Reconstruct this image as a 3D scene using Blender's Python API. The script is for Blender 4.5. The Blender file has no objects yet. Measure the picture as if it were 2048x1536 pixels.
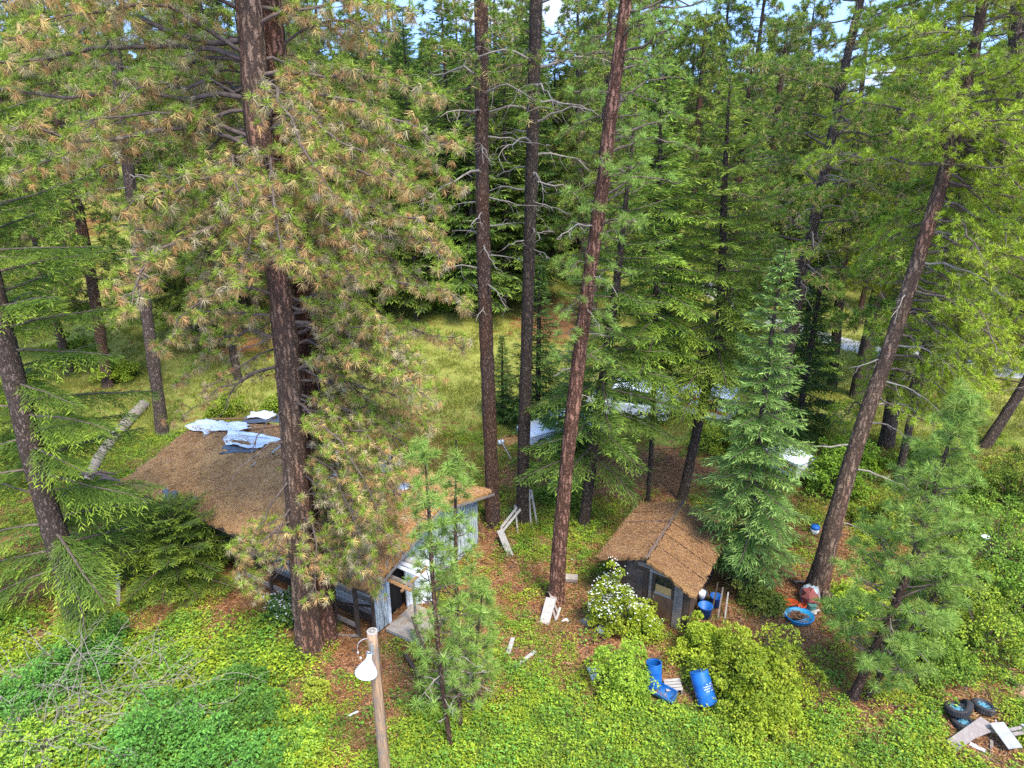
import bpy, math, random
import numpy as np
from mathutils import Vector, Matrix, Euler
R = math.radians
S = bpy.context.scene
COL = S.collection
# ------------------------------------------------------------------ camera, sky, sun
H = 16.0; PITCH = R(21); F = 1365.0
cd = bpy.data.cameras.new('camera'); cam = bpy.data.objects.new('camera', cd); COL.objects.link(cam)
cd.sensor_width = 36; cd.lens = 24; cd.clip_end = 3000; cd.clip_start = .1
cam.location = (0, 0, H); cam.rotation_euler = (R(90) - PITCH, 0, 0); S.camera = cam
SUN_EL, SUN_AZ = R(58), R(150)      # azimuth clockwise from +Y
W = bpy.data.worlds.new('World'); S.world = W; W.use_nodes = True
nt = W.node_tree; nt.nodes.clear()
def nd(nt, t, **kw):
    n = nt.nodes.new(t)
    for k, v in kw.items():
        if k.startswith('_'): setattr(n, k[1:], v)
        else: n.inputs[k.replace('__', ' ')].default_value = v
    return n
sky = nd(nt, 'ShaderNodeTexSky', _sky_type='NISHITA', _sun_disc=False, _sun_elevation=SUN_EL, _sun_rotation=SUN_AZ, _air_density=1.3, _dust_density=.3, _ozone_density=2.5, _altitude=800)
tc = nd(nt, 'ShaderNodeTexCoord')
mp = nd(nt, 'ShaderNodeMapping'); mp.inputs['Scale'].default_value = (1, 1, 3.2)
nz = nd(nt, 'ShaderNodeTexNoise', Scale=3.4, Detail=7, Roughness=.6)
cr = nd(nt, 'ShaderNodeValToRGB'); cr.color_ramp.elements[0].position = .54; cr.color_ramp.elements[1].position = .74
mx = nd(nt, 'ShaderNodeMix', _data_type='RGBA'); mx.inputs['B'].default_value = (2.0, 2.05, 2.15, 1)
bg = nd(nt, 'ShaderNodeBackground', Strength=.15); wo = nd(nt, 'ShaderNodeOutputWorld')
L = nt.links.new
sv = nd(nt, 'ShaderNodeVectorMath', _operation='ADD'); sv.inputs[1].default_value = (0, 0, .8); L(tc.outputs['Generated'], sv.inputs[0]); L(sv.outputs[0], sky.inputs[0])
L(tc.outputs['Generated'], mp.inputs[0]); L(mp.outputs[0], nz.inputs['Vector']); L(nz.outputs['Fac'], cr.inputs[0])
L(cr.outputs[0], mx.inputs['Factor']); L(sky.outputs[0], mx.inputs['A']); L(mx.outputs['Result'], bg.inputs[0]); L(bg.outputs[0], wo.inputs[0])
sl = bpy.data.lights.new('sun', 'SUN'); so = bpy.data.objects.new('sun', sl); COL.objects.link(so)
sl.energy = 1.5; sl.angle = R(18); sl.color = (1, .93, .78)
sd = Vector((math.sin(SUN_AZ) * math.cos(SUN_EL), math.cos(SUN_AZ) * math.cos(SUN_EL), math.sin(SUN_EL)))
so.rotation_euler = sd.to_track_quat('Z', 'Y').to_euler(); so.location = (0, 0, 60)
vs = S.view_settings; vs.view_transform = 'Standard'; vs.look = 'None'; vs.exposure = 2.38; vs.gamma = 1; vs.use_curve_mapping = False
S.render.engine = 'CYCLES'
S.cycles.max_bounces = 5; S.cycles.diffuse_bounces = 3; S.cycles.transmission_bounces = 3; S.cycles.glossy_bounces = 2
S.cycles.use_denoising = False

# ------------------------------------------------------------------ projection helpers (photo pixels, 2048 wide)
CP, SP = math.cos(PITCH), math.sin(PITCH)
def ray(u, v):
    x = (u - 1024) / F; y = -(v - 768) / F
    return np.array((x, CP + y * SP, -SP + y * CP))
def sm(t): t = np.clip(t, 0, 1); return t * t * (3 - 2 * t)
def terr(x, y):
    x = np.asarray(x, float); y = np.asarray(y, float)
    z = 9 * sm((y - 37) / 50) * (1 - .72 * sm((x + 12) / 36))
    z = z + 17 * sm((y - 130) / 330)
    z = z + .10 * np.sin(x * .5 + 1) * np.cos(y * .43) + .05 * np.sin(x * 1.3 + y * .9)
    return z
def P(u, v, up=0.0):
    d = ray(u, v); t = 8.0
    while t < 1500:
        p = np.array((0, 0, H)) + d * t
        if p[2] < terr(p[0], p[1]) + up: break
        t += .05 if t < 60 else .4
    return Vector((p[0], p[1], p[2]))
def HY(u, v, Y):
    d = ray(u, v); t = Y / d[1]
    return Vector((d[0] * t, Y, H + d[2] * t))
def HZ(u, v, z):
    d = ray(u, v); t = (z - H) / d[2]
    return Vector((d[0] * t, d[1] * t, z))
def proj(x, y, z):
    dz = z - H; dep = y * CP - dz * SP; up = y * SP + dz * CP
    dep = np.maximum(dep, .01)
    return 1024 + F * x / dep, 768 - F * up / dep

# ------------------------------------------------------------------ materials
MAT = {}
def mat(name): 
    m = bpy.data.materials.new(name); m.use_nodes = True; m.node_tree.nodes.clear(); MAT[name] = m; return m, m.node_tree
def simple(name, c1, c2=None, scale=6, rough=.8, bump=.3, stretch=(1, 1, 1), metal=0, spec=.3, bscale=None, bdist=.02, det=6, dirt=None):
    m, t = mat(name); Lk = t.links.new
    o = nd(t, 'ShaderNodeOutputMaterial'); b = nd(t, 'ShaderNodeBsdfPrincipled', Roughness=rough, Metallic=metal)
    b.inputs['Specular IOR Level'].default_value = spec
    tc = nd(t, 'ShaderNodeTexCoord'); mp = nd(t, 'ShaderNodeMapping'); mp.inputs['Scale'].default_value = stretch
    n = nd(t, 'ShaderNodeTexNoise', Scale=scale, Detail=det, Roughness=.65)
    r = nd(t, 'ShaderNodeValToRGB'); r.color_ramp.elements[0].position = .35; r.color_ramp.elements[1].position = .66
    c2 = c2 or tuple(x * .6 for x in c1)
    r.color_ramp.elements[0].color = (*c2, 1); r.color_ramp.elements[1].color = (*c1, 1)
    Lk(tc.outputs['Object'], mp.inputs[0]); Lk(mp.outputs[0], n.inputs['Vector']); Lk(n.outputs['Fac'], r.inputs[0])
    src = r.outputs[0]
    if dirt:
        n2 = nd(t, 'ShaderNodeTexNoise', Scale=scale * .35, Detail=8, Roughness=.7); Lk(tc.outputs['Object'], n2.inputs['Vector'])
        r2 = nd(t, 'ShaderNodeValToRGB'); r2.color_ramp.elements[0].position = .5; r2.color_ramp.elements[1].position = .62
        mxx = nd(t, 'ShaderNodeMix', _data_type='RGBA'); mxx.inputs['B'].default_value = (*dirt, 1)
        Lk(n2.outputs['Fac'], r2.inputs[0]); Lk(r2.outputs[0], mxx.inputs['Factor']); Lk(src, mxx.inputs['A']); src = mxx.outputs['Result']
    Lk(src, b.inputs['Base Color'])
    if bump:
        bp = nd(t, 'ShaderNodeBump', Strength=bump, Distance=bdist); n3 = n
        if bscale: n3 = nd(t, 'ShaderNodeTexNoise', Scale=bscale, Detail=4); Lk(mp.outputs[0], n3.inputs['Vector'])
        Lk(n3.outputs['Fac'], bp.inputs['Height']); Lk(bp.outputs[0], b.inputs['Normal'])
    Lk(b.outputs[0], o.inputs[0]); return m
def bark(name, plate, plate2, crack, vs=7.0, st=.22, patch=None):
    m, t = mat(name); Lk = t.links.new
    o = nd(t, 'ShaderNodeOutputMaterial'); b = nd(t, 'ShaderNodeBsdfPrincipled', Roughness=.9); b.inputs['Specular IOR Level'].default_value = .15
    tc = nd(t, 'ShaderNodeTexCoord'); mp = nd(t, 'ShaderNodeMapping'); mp.inputs['Scale'].default_value = (1, 1, st)
    wn = nd(t, 'ShaderNodeTexNoise', Scale=6, Detail=6, Roughness=.75)
    wm = nd(t, 'ShaderNodeVectorMath', _operation='MULTIPLY_ADD'); wm.inputs[1].default_value = (.3, .3, .12)
    v = nd(t, 'ShaderNodeTexVoronoi', _feature='DISTANCE_TO_EDGE', Scale=vs)
    r = nd(t, 'ShaderNodeValToRGB'); r.color_ramp.elements[0].position = .0; r.color_ramp.elements[1].position = .26
    r.color_ramp.elements[0].color = (.0, .0, .0, 1)
    n = nd(t, 'ShaderNodeTexNoise', Scale=9, Detail=6, Roughness=.7)
    rn = nd(t, 'ShaderNodeValToRGB'); rn.color_ramp.elements[0].position = .35; rn.color_ramp.elements[1].position = .65
    rn.color_ramp.elements[0].color = (*plate2, 1); rn.color_ramp.elements[1].color = (*plate, 1)
    mx = nd(t, 'ShaderNodeMix', _data_type='RGBA'); mx.inputs['A'].default_value = (*crack, 1)
    ad = nd(t, 'ShaderNodeMath', _operation='ADD'); bp = nd(t, 'ShaderNodeBump', Strength=.9, Distance=.05)
    Lk(tc.outputs['Object'], mp.inputs[0]); Lk(tc.outputs['Object'], wn.inputs['Vector']); Lk(wn.outputs['Color'], wm.inputs[0]); Lk(mp.outputs[0], wm.inputs[2])
    Lk(wm.outputs[0], v.inputs['Vector']); Lk(wm.outputs[0], n.inputs['Vector']); Lk(v.outputs['Distance'], r.inputs[0]); Lk(n.outputs['Fac'], rn.inputs[0])
    src = rn.outputs[0]
    if patch:
        n2 = nd(t, 'ShaderNodeTexNoise', Scale=1.3, Detail=5); Lk(mp.outputs[0], n2.inputs['Vector'])
        r2 = nd(t, 'ShaderNodeValToRGB'); r2.color_ramp.elements[0].position = .48; r2.color_ramp.elements[1].position = .6
        m2 = nd(t, 'ShaderNodeMix', _data_type='RGBA'); m2.inputs['B'].default_value = (*patch, 1)
        Lk(n2.outputs['Fac'], r2.inputs[0]); Lk(r2.outputs[0], m2.inputs['Factor']); Lk(src, m2.inputs['A']); src = m2.outputs['Result']
    Lk(r.outputs[0], mx.inputs['Factor']); Lk(src, mx.inputs['B']); Lk(mx.outputs['Result'], b.inputs['Base Color'])
    Lk(r.outputs[0], ad.inputs[0]); Lk(n.outputs['Fac'], ad.inputs[1]); Lk(ad.outputs[0], bp.inputs['Height']); Lk(bp.outputs[0], b.inputs['Normal']); Lk(b.outputs[0], o.inputs[0])
    return m
def leafmat(name, trans=.35, gloss=.06, var=.25):
    m, t = mat(name); Lk = t.links.new
    o = nd(t, 'ShaderNodeOutputMaterial'); at = nd(t, 'ShaderNodeAttribute', _attribute_name='tint')
    oi = nd(t, 'ShaderNodeObjectInfo'); mr = nd(t, 'ShaderNodeMapRange'); mr.inputs['To Min'].default_value = 1 - var; mr.inputs['To Max'].default_value = 1 + var
    hs = nd(t, 'ShaderNodeHueSaturation'); mr2 = nd(t, 'ShaderNodeMapRange'); mr2.inputs['To Min'].default_value = .48; mr2.inputs['To Max'].default_value = .50
    d = nd(t, 'ShaderNodeBsdfDiffuse'); tr = nd(t, 'ShaderNodeBsdfTranslucent'); g = nd(t, 'ShaderNodeBsdfGlossy', Roughness=.45)
    g.inputs['Color'].default_value = (.8, .85, .8, 1)
    m1 = nd(t, 'ShaderNodeMixShader', Fac=trans); m2 = nd(t, 'ShaderNodeMixShader', Fac=gloss)
    Lk(oi.outputs['Random'], mr.inputs[0]); Lk(oi.outputs['Random'], mr2.inputs[0]); Lk(mr.outputs[0], hs.inputs['Value']); Lk(mr2.outputs[0], hs.inputs['Hue']); Lk(at.outputs['Color'], hs.inputs['Color'])
    Lk(hs.outputs[0], d.inputs[0]); Lk(hs.outputs[0], tr.inputs[0]); Lk(d.outputs[0], m1.inputs[1]); Lk(tr.outputs[0], m1.inputs[2]); Lk(m1.outputs[0], m2.inputs[1]); Lk(g.outputs[0], m2.inputs[2]); Lk(m2.outputs[0], o.inputs[0])
    return m
leaf = leafmat('leaf', .3, .015); needle = leafmat('needle', .24, .015, .15)
litterm = leafmat('dry_needles', .1, .02, .1)
bark_grey = bark('bark_grey_brown', (.36, .235, .16), (.21, .135, .09), (.07, .045, .035), 9, .14, (.38, .19, .12))
bark_red = bark('bark_red_plates', (.42, .21, .14), (.25, .125, .085), (.06, .028, .018), 9, .15)
bark_brown = bark('bark_brown', (.33, .185, .115), (.19, .10, .065), (.06, .034, .027), 15, .25, (.22, .15, .12))
bark_dark = bark('bark_dark', (.23, .165, .12), (.135, .095, .07), (.045, .033, .03), 15, .25)
bark_mid = bark('bark_mid', (.30, .215, .175), (.17, .125, .10), (.055, .04, .032), 13, .28)
twigm = simple('twig_bark', (.16, .115, .09), (.07, .05, .042), 8, .9, .3)
deadm = simple('dead_twig', (.34, .29, .24), (.17, .135, .11), 8, .9, .3)
# ------------------------------------------------------------------ geometry helpers
class Geo:
    def __init__(s): s.V = []; s.F = []; s.M = []; s.C = []; s.n = 0
    def add(s, V, Fs, mi=0, col=None):
        V = np.asarray(V, float).reshape(-1, 3); s.V.append(V)
        if not isinstance(Fs, list) or (Fs and isinstance(Fs[0], (tuple,)) ): Fs = [np.asarray(Fs)]
        for f in Fs:
            f = np.asarray(f)
            if f.size: s.F.append(f + s.n); s.M.append(np.full(len(f), mi))
        if col is not None:
            c = np.asarray(col, float)
            if c.ndim == 1: c = np.tile(c[:3], (len(V), 1))
            s.C.append(c[:, :3])
        s.n += len(V); return s
    def mesh(s, name, mats, smooth=False, off=None):
        me = bpy.data.meshes.new(name); V = np.concatenate(s.V)
        if off is not None: V = V - np.array(off)
        me.vertices.add(len(V)); me.vertices.foreach_set('co', V.astype(np.float32).ravel())
        lt = np.concatenate([np.full(len(f), f.shape[1]) for f in s.F]); lv = np.concatenate([f.ravel() for f in s.F])
        me.loops.add(len(lv)); me.loops.foreach_set('vertex_index', lv.astype(np.int32))
        me.polygons.add(len(lt)); me.polygons.foreach_set('loop_start', np.concatenate(([0], np.cumsum(lt)[:-1])).astype(np.int32))
        me.polygons.foreach_set('material_index', np.concatenate(s.M).astype(np.int32))
        me.polygons.foreach_set('use_smooth', np.full(len(lt), smooth))
        for m in (mats if isinstance(mats, (list, tuple)) else [mats]): me.materials.append(m)
        if s.C:
            a = me.attributes.new('tint', 'FLOAT_COLOR', 'POINT'); C = np.concatenate(s.C); C = np.hstack((C, np.ones((len(C), 1))))
            a.data.foreach_set('color', C.astype(np.float32).ravel())
        me.update(calc_edges=True); return me
def tag(o, label=None, cat=None, group=None, kind=None):
    if label: o['label'] = label
    if cat: o['category'] = cat
    if group: o['group'] = group
    if kind: o['kind'] = kind
    return o
def thing(name, label, cat, loc, group=None, rz=0, sc=1):
    o = bpy.data.objects.new(name, None); COL.objects.link(o); o.location = loc; o.rotation_euler = (0, 0, rz); o.scale = (sc, sc, sc)
    o.empty_display_size = .2
    return tag(o, label, cat, group)
def link(name, me, parent=None, loc=None):
    o = bpy.data.objects.new(name, me); COL.objects.link(o)
    if parent is not None: o.parent = parent
    if loc is not None: o.location = loc
    return o
def part(name, g, m, parent, smooth=False, world=True):
    me = g.mesh(name, m, smooth, parent.location if world else None); return link(name, me, parent)
def copy_tree(root, loc, rz, sc, label=None, group=None, squash=1, tilt=(0, 0)):
    r = root.copy(); COL.objects.link(r); r.location = loc; r.rotation_euler = (tilt[0], tilt[1], rz); r.scale = (sc, sc, sc * squash)
    if label: r['label'] = label
    if group: r['group'] = group
    for c in list(root.children):
        d = c.copy(); COL.objects.link(d); d.parent = r
    return r
BOXF = np.array([(0, 1, 3, 2), (4, 6, 7, 5), (0, 4, 5, 1), (2, 3, 7, 6), (0, 2, 6, 4), (1, 5, 7, 3)])
BV = np.array([(x, y, z) for x in (-.5, .5) for y in (-.5, .5) for z in (-.5, .5)])
def frame(x, z=None):
    x = Vector(x).normalized(); z = Vector(z if z is not None else (0, 0, 1))
    if abs(x.dot(z.normalized())) > .99: z = Vector((0, 1, 0))
    y = z.cross(x).normalized(); z = x.cross(y)
    return np.array((x, y, z))          # rows are axes
def box(g, c, size, fr=None, mi=0, bev=0):
    V = BV * np.array(size)
    if fr is not None: V = V @ fr
    return g.add(V + np.array(c), BOXF, mi)
def board(g, a, b, w, t, up=(0, 0, 1), mi=0, warp=0):
    """a plank from a to b with its broad face turned to up"""
    a = np.array(a, float); b = np.array(b, float); fr = frame(b - a, up); n = 4; V = []
    for i in range(n + 1):
        s = i / n; c = a + (b - a) * s + fr[2] * warp * math.sin(math.pi * s)
        for q, r_ in ((-.5, -.5), (.5, -.5), (.5, .5), (-.5, .5)): V.append(c + fr[1] * q * w + fr[2] * r_ * t)
    Fq = [(4 * i + j, 4 * i + (j + 1) % 4, 4 * i + 4 + (j + 1) % 4, 4 * i + 4 + j) for i in range(n) for j in range(4)]
    Fq += [(3, 2, 1, 0), (4 * n, 4 * n + 1, 4 * n + 2, 4 * n + 3)]
    return g.add(V, np.array(Fq), mi)
def tube(g, pts, rad, k=6, mi=0, cap=True, col=None, rough=0, rg=None):
    pts = np.asarray(pts, float); n = len(pts); rad = np.broadcast_to(np.asarray(rad, float), (n,))
    T = np.gradient(pts, axis=0); T /= np.linalg.norm(T, axis=1)[:, None] + 1e-9
    ref = np.array((.31, .87, .13)) if abs(T[:, 2]).mean() > .6 else np.array((0, 0, 1.))
    A = np.cross(T, ref); A /= np.linalg.norm(A, axis=1)[:, None] + 1e-9; B = np.cross(T, A)
    th = np.arange(k) * 2 * math.pi / k
    rr = rad[:, None] * np.ones((1, k))
    if rough: rr = rr * (1 + rough * rg.standard_normal((n, k)))
    V = pts[:, None, :] + rr[:, :, None] * (np.cos(th)[None, :, None] * A[:, None] + np.sin(th)[None, :, None] * B[:, None])
    i = np.arange(n - 1)[:, None] * k; j = np.arange(k)[None]; j2 = (j + 1) % k
    Fq = np.stack((i + j, i + j2, i + k + j2, i + k + j), -1).reshape(-1, 4)
    Vv = V.reshape(-1, 3); Fs = [Fq]
    if cap:
        Vv = np.vstack((Vv, pts[:1], pts[-1:])); a = n * k; jj = np.arange(k)
        Fs += [np.stack(((jj + 1) % k, jj, np.full(k, a)), -1), np.stack(((n - 1) * k + jj, (n - 1) * k + (jj + 1) % k, np.full(k, a + 1)), -1)]
    g.add(Vv, Fs, mi, col); return g
def lathe(g, prof, k=20, c=(0, 0, 0), fr=None, mi=0, sx=1, sy=1, a0=0, a1=360):
    full = a1 - a0 >= 360; m = k if full else k + 1
    th = np.radians(a0 + (a1 - a0) * np.arange(m) / k); pr = np.array(prof, float)
    V = np.stack((pr[:, 0][:, None] * np.cos(th) * sx, pr[:, 0][:, None] * np.sin(th) * sy, np.repeat(pr[:, 1][:, None], m, 1)), -1).reshape(-1, 3)
    if fr is not None: V = V @ fr
    n = len(pr); i = np.arange(n - 1)[:, None] * m; j = np.arange(k)[None]; j2 = (j + 1) % m
    return g.add(V + np.array(c), np.stack((i + j, i + j2, i + m + j2, i + m + j), -1).reshape(-1, 4), mi)
def rot_to(A, rg):
    """matrices (n,3,3) whose rows are axes with z = A and a random spin"""
    A = A / (np.linalg.norm(A, axis=1)[:, None] + 1e-9); r = rg.standard_normal(A.shape); X = r - (r * A).sum(1)[:, None] * A
    X /= np.linalg.norm(X, axis=1)[:, None] + 1e-9; return np.stack((X, np.cross(A, X), A), 1)
GRN1, GRN2 = np.array((.10, .21, .03)), np.array((.22, .34, .05))
TAN = np.array((.60, .46, .17)); ORG = np.array((.50, .31, .12)); GREYN = np.array((.50, .42, .24))
def tuft(rg, ng, nt, Ln=.2, w=.013, g1=GRN1, g2=GRN2, tan=TAN):
    g1, g2, tan = np.array(g1), np.array(g2), np.array(tan)
    V = []; C = []
    for i in range(ng + nt):
        isg = i < ng; ph = rg.uniform(0, 6.283)
        th = rg.uniform(.1, 1.75) if isg else rg.uniform(1.35, 2.75)
        if isg: th = math.acos(rg.uniform(-.12, .97))
        d = np.array((math.sin(th) * math.cos(ph), math.sin(th) * math.sin(ph), math.cos(th)))
        l = Ln * rg.uniform(.75, 1.1); b = np.array((0, 0, rg.uniform(.02, .09) if isg else rg.uniform(-.1, .02))) * (Ln / .2)
        sdv = np.cross(d, rg.standard_normal(3)); sdv /= np.linalg.norm(sdv); tip = b + d * l
        tip[2] -= l * (.10 if isg else .25)
        V += [b + d * .02 - sdv * w / 2, b + d * .02 + sdv * w / 2, tip]
        f = rg.uniform(0, 1)
        c = (g1 * (1 - f) + g2 * f) if isg else tan * rg.uniform(.65, 1.15)
        cb = c * .8 if isg else c
        C += [cb, cb, c * 1.1]
    return np.array(V), np.array(C)
def tuft_mesh(name, tf, m=None):
    g = Geo(); V, C = tf; g.add(V, np.arange(len(V)).reshape(-1, 3), 0, C); return g.mesh(name, m or needle)
def add_tufts(g, tfs, Pn, A, sc, rg, bright=None):
    n = len(Pn); kk = rg.integers(0, len(tfs), n); Rm = rot_to(A, rg)
    for k, (V, C) in enumerate(tfs):
        s = np.where(kk == k)[0]
        if not len(s): continue
        W_ = np.einsum('vi,nij->nvj', V, Rm[s]) * sc[s][:, None, None] + Pn[s][:, None]
        br = rg.uniform(.8, 1.2, (len(s), 1, 1)) * (1 if bright is None else bright[s][:, None, None])
        Cc = C[None] * br
        m = len(V); g.add(W_.reshape(-1, 3), np.arange(len(s) * m).reshape(-1, 3), 0, Cc.reshape(-1, 3))
def unit(v): return v / (np.linalg.norm(v) + 1e-9)
def limb_curve(rg, p0, az, Ln, e0, e1, n=9, wig=.12):
    """elevation goes from e0 at the trunk to e1 at the tip"""
    p = np.array(p0, float); pts = [p.copy()]; a = az
    for i in range(n):
        s = i / (n - 1); e = e0 + (e1 - e0) * s + rg.normal(0, wig); a += rg.normal(0, wig)
        p = p + np.array((math.cos(e) * math.sin(a), math.cos(e) * math.cos(a), math.sin(e))) * Ln / n; pts.append(p.copy())
    return np.array(pts)
def pine_limb(rg, gw, pts, r0, spacing=.3, twl=.7, T=None, A=None, SCL=None, t0=.35, ups=.6, k=5, per=1, mm=3):
    n = len(pts); tube(gw, pts, np.linspace(r0, r0 * .22, n), k, cap=False)
    Ln = np.linalg.norm(np.diff(pts, axis=0), axis=1).sum(); m = max(mm, int(Ln * (1 - t0) / spacing)); sd = 1
    for i in range(m + 1):
        s = t0 + (1 - t0) * (i / m); f = s * (n - 1); j = min(int(f), n - 2); p = pts[j] + (pts[j + 1] - pts[j]) * (f - j)
        d = unit(pts[j + 1] - pts[j]); side = unit(np.cross(d, (0, 0, 1))); sd = -sd
        l = twl * rg.uniform(.5, 1.1) * (1 - .55 * s)
        if i == m: q = p; dd = unit(d + np.array((0, 0, ups)))
        else:
            dd = unit(d * rg.uniform(.3, .9) + side * sd * rg.uniform(.5, 1) + np.array((0, 0, rg.uniform(-.45, .45))))
            q = p + dd * l; mid = p + dd * l * .5 + np.array((0, 0, -.05 * l)); tube(gw, (p, mid, q), (.016, .012, .008), 3, cap=False)
        ax = unit(dd * .6 + np.array((0, 0, ups)) + rg.normal(0, .15, 3)); T.append(q); A.append(ax); SCL.append(rg.uniform(.8, 1.2))
        for _ in range(per):
            q2 = p + (q - p) * rg.uniform(.3, .85) + rg.normal(0, .14, 3); T.append(q2); A.append(unit(ax + rg.normal(0, .28, 3))); SCL.append(rg.uniform(.65, 1.05))
def trunk_geo(pts, rads, rg, k=14, flare=1.35, step=.5, bump=.05):
    pts = np.array([tuple(p) for p in pts]); seg = np.concatenate(([0], np.cumsum(np.linalg.norm(np.diff(pts, axis=0), axis=1))))
    rads = np.interp(np.linspace(0, 1, len(pts)), np.linspace(0, 1, len(rads)), rads)
    n = int(seg[-1] / step) + 2; s = np.linspace(0, seg[-1], n); Pn = np.stack([np.interp(s, seg, pts[:, i]) for i in range(3)], 1)
    ker = np.array((1, 2, 3, 2, 1)) / 9.
    for i in range(3): Pn[2:-2, i] = np.convolve(Pn[:, i], ker, 'valid')
    r = np.interp(s, seg, rads) * (1 + (flare - 1) * np.exp(-s / .45)); r = r * (1 + .03 * rg.standard_normal(n))
    g = Geo(); th = np.arange(k) * 2 * math.pi / k
    lob = 1 + bump * np.sin(th * 5 + s[:, None] * .15) + bump * .7 * rg.standard_normal((1, k)) + bump * .35 * rg.standard_normal((n, k))
    x = np.array((1., 0, 0)); T = np.gradient(Pn, axis=0); T /= np.linalg.norm(T, axis=1)[:, None]
    A = np.cross(T, (0, 1., 0)); A /= np.linalg.norm(A, axis=1)[:, None]; B = np.cross(T, A)
    V = Pn[:, None] + (r[:, None] * lob)[:, :, None] * (np.cos(th)[None, :, None] * A[:, None] + np.sin(th)[None, :, None] * B[:, None])
    i = np.arange(n - 1)[:, None] * k; j = np.arange(k)[None]; j2 = (j + 1) % k
    g.add(V.reshape(-1, 3), np.stack((i + j, i + k + j, i + k + j2, i + j2), -1).reshape(-1, 4))
    return g, Pn, r
def at_z(Pn, r, z):
    i = int(np.searchsorted(Pn[:, 2], z)); i = min(max(i, 1), len(Pn) - 1); f = (z - Pn[i - 1, 2]) / max(1e-6, Pn[i, 2] - Pn[i - 1, 2])
    return Pn[i - 1] + (Pn[i] - Pn[i - 1]) * f, r[i]
def KITE(l, w): return np.array(((0, 0, 0), (w / 2, l * .45, .0), (0, l, -.12 * l), (-w / 2, l * .45, .0)))
def add_kites(g, p, fwd, up, l, w, col, fold=.2):
    """many leaves at once: p, fwd, up (n,3), l, w (n,), col (n,3)"""
    fwd = fwd / (np.linalg.norm(fwd, axis=1)[:, None] + 1e-9); s = np.cross(fwd, up); s /= np.linalg.norm(s, axis=1)[:, None] + 1e-9; u = np.cross(s, fwd)
    l = l[:, None]; w = w[:, None]; a = p; b = p + fwd * l * .45 + s * w / 2 + u * w * fold; c = p + fwd * l - u * l * .08; d = p + fwd * l * .45 - s * w / 2 + u * w * fold
    V = np.stack((a, b, c, d), 1).reshape(-1, 3); n = len(p); i = np.arange(n)[:, None] * 4
    g.add(V, [np.hstack((i, i + 1, i + 2)), np.hstack((i, i + 2, i + 3))], 0, np.repeat(col, 4, 0))
def fir_limb(rg, gw, gl, pts, r0, sp=.1, ls=.085, kl=.13, kw=.04, wid=.42, c0=(.05, .11, .03), c1=(.16, .28, .05), hang=.35, tips=.3):
    n = len(pts); tube(gw, pts, np.linspace(r0, r0 * .2, n), 4, cap=False)
    Ln = np.linalg.norm(np.diff(pts, axis=0), axis=1).sum(); m = max(4, int(Ln * .88 / sp)); c0 = np.array(c0); c1 = np.array(c1)
    PP = []; FF = []; CC = []
    for i in range(m):
        s = .12 + .88 * i / m; f = s * (n - 1); j = min(int(f), n - 2); p = pts[j] + (pts[j + 1] - pts[j]) * (f - j); d = unit(pts[j + 1] - pts[j]); side = unit(np.cross(d, (0, 0, 1)))
        for sd in (-1, 1):
            l = (wid * Ln * (1 - s) ** .8 * min(1, s * 3.5) + .12) * rg.uniform(.6, 1.15)
            dd = unit(d * .75 + side * sd * .8 + np.array((0, 0, rg.normal(0, .12)))); q = np.arange(ls * .4, l + 1e-6, ls * .85); k = len(q)
            if k == 0: continue
            pp = p + dd * q[:, None]; pp[:, 2] -= hang * q * q / max(.4, l) * .8
            for s2 in (-1, 1):
                dv = unit(np.cross(dd, (0, 0, 1))) * s2
                ff = dd[None] * .85 + dv[None] * .5 + np.array((0, 0, -.3 * hang)) + rg.normal(0, .2, (k, 3))
                tipf = np.clip((q / l - (1 - tips)) / tips, 0, 1)[:, None] * rg.uniform(.3, 1, (k, 1)); PP.append(pp); FF.append(ff); CC.append((c0 * (1 - tipf) + c1 * tipf) * rg.uniform(.75, 1.25, (k, 1)))
    p = np.concatenate(PP); f = np.concatenate(FF); c = np.concatenate(CC); N = len(p)
    add_kites(gl, p, f, np.tile((0, 0, 1.), (N, 1)) + rg.normal(0, .35, (N, 3)), rg.uniform(.7, 1.3, N) * kl * 1.35, rg.uniform(.7, 1.2, N) * kw * .6, c, .1)

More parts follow.
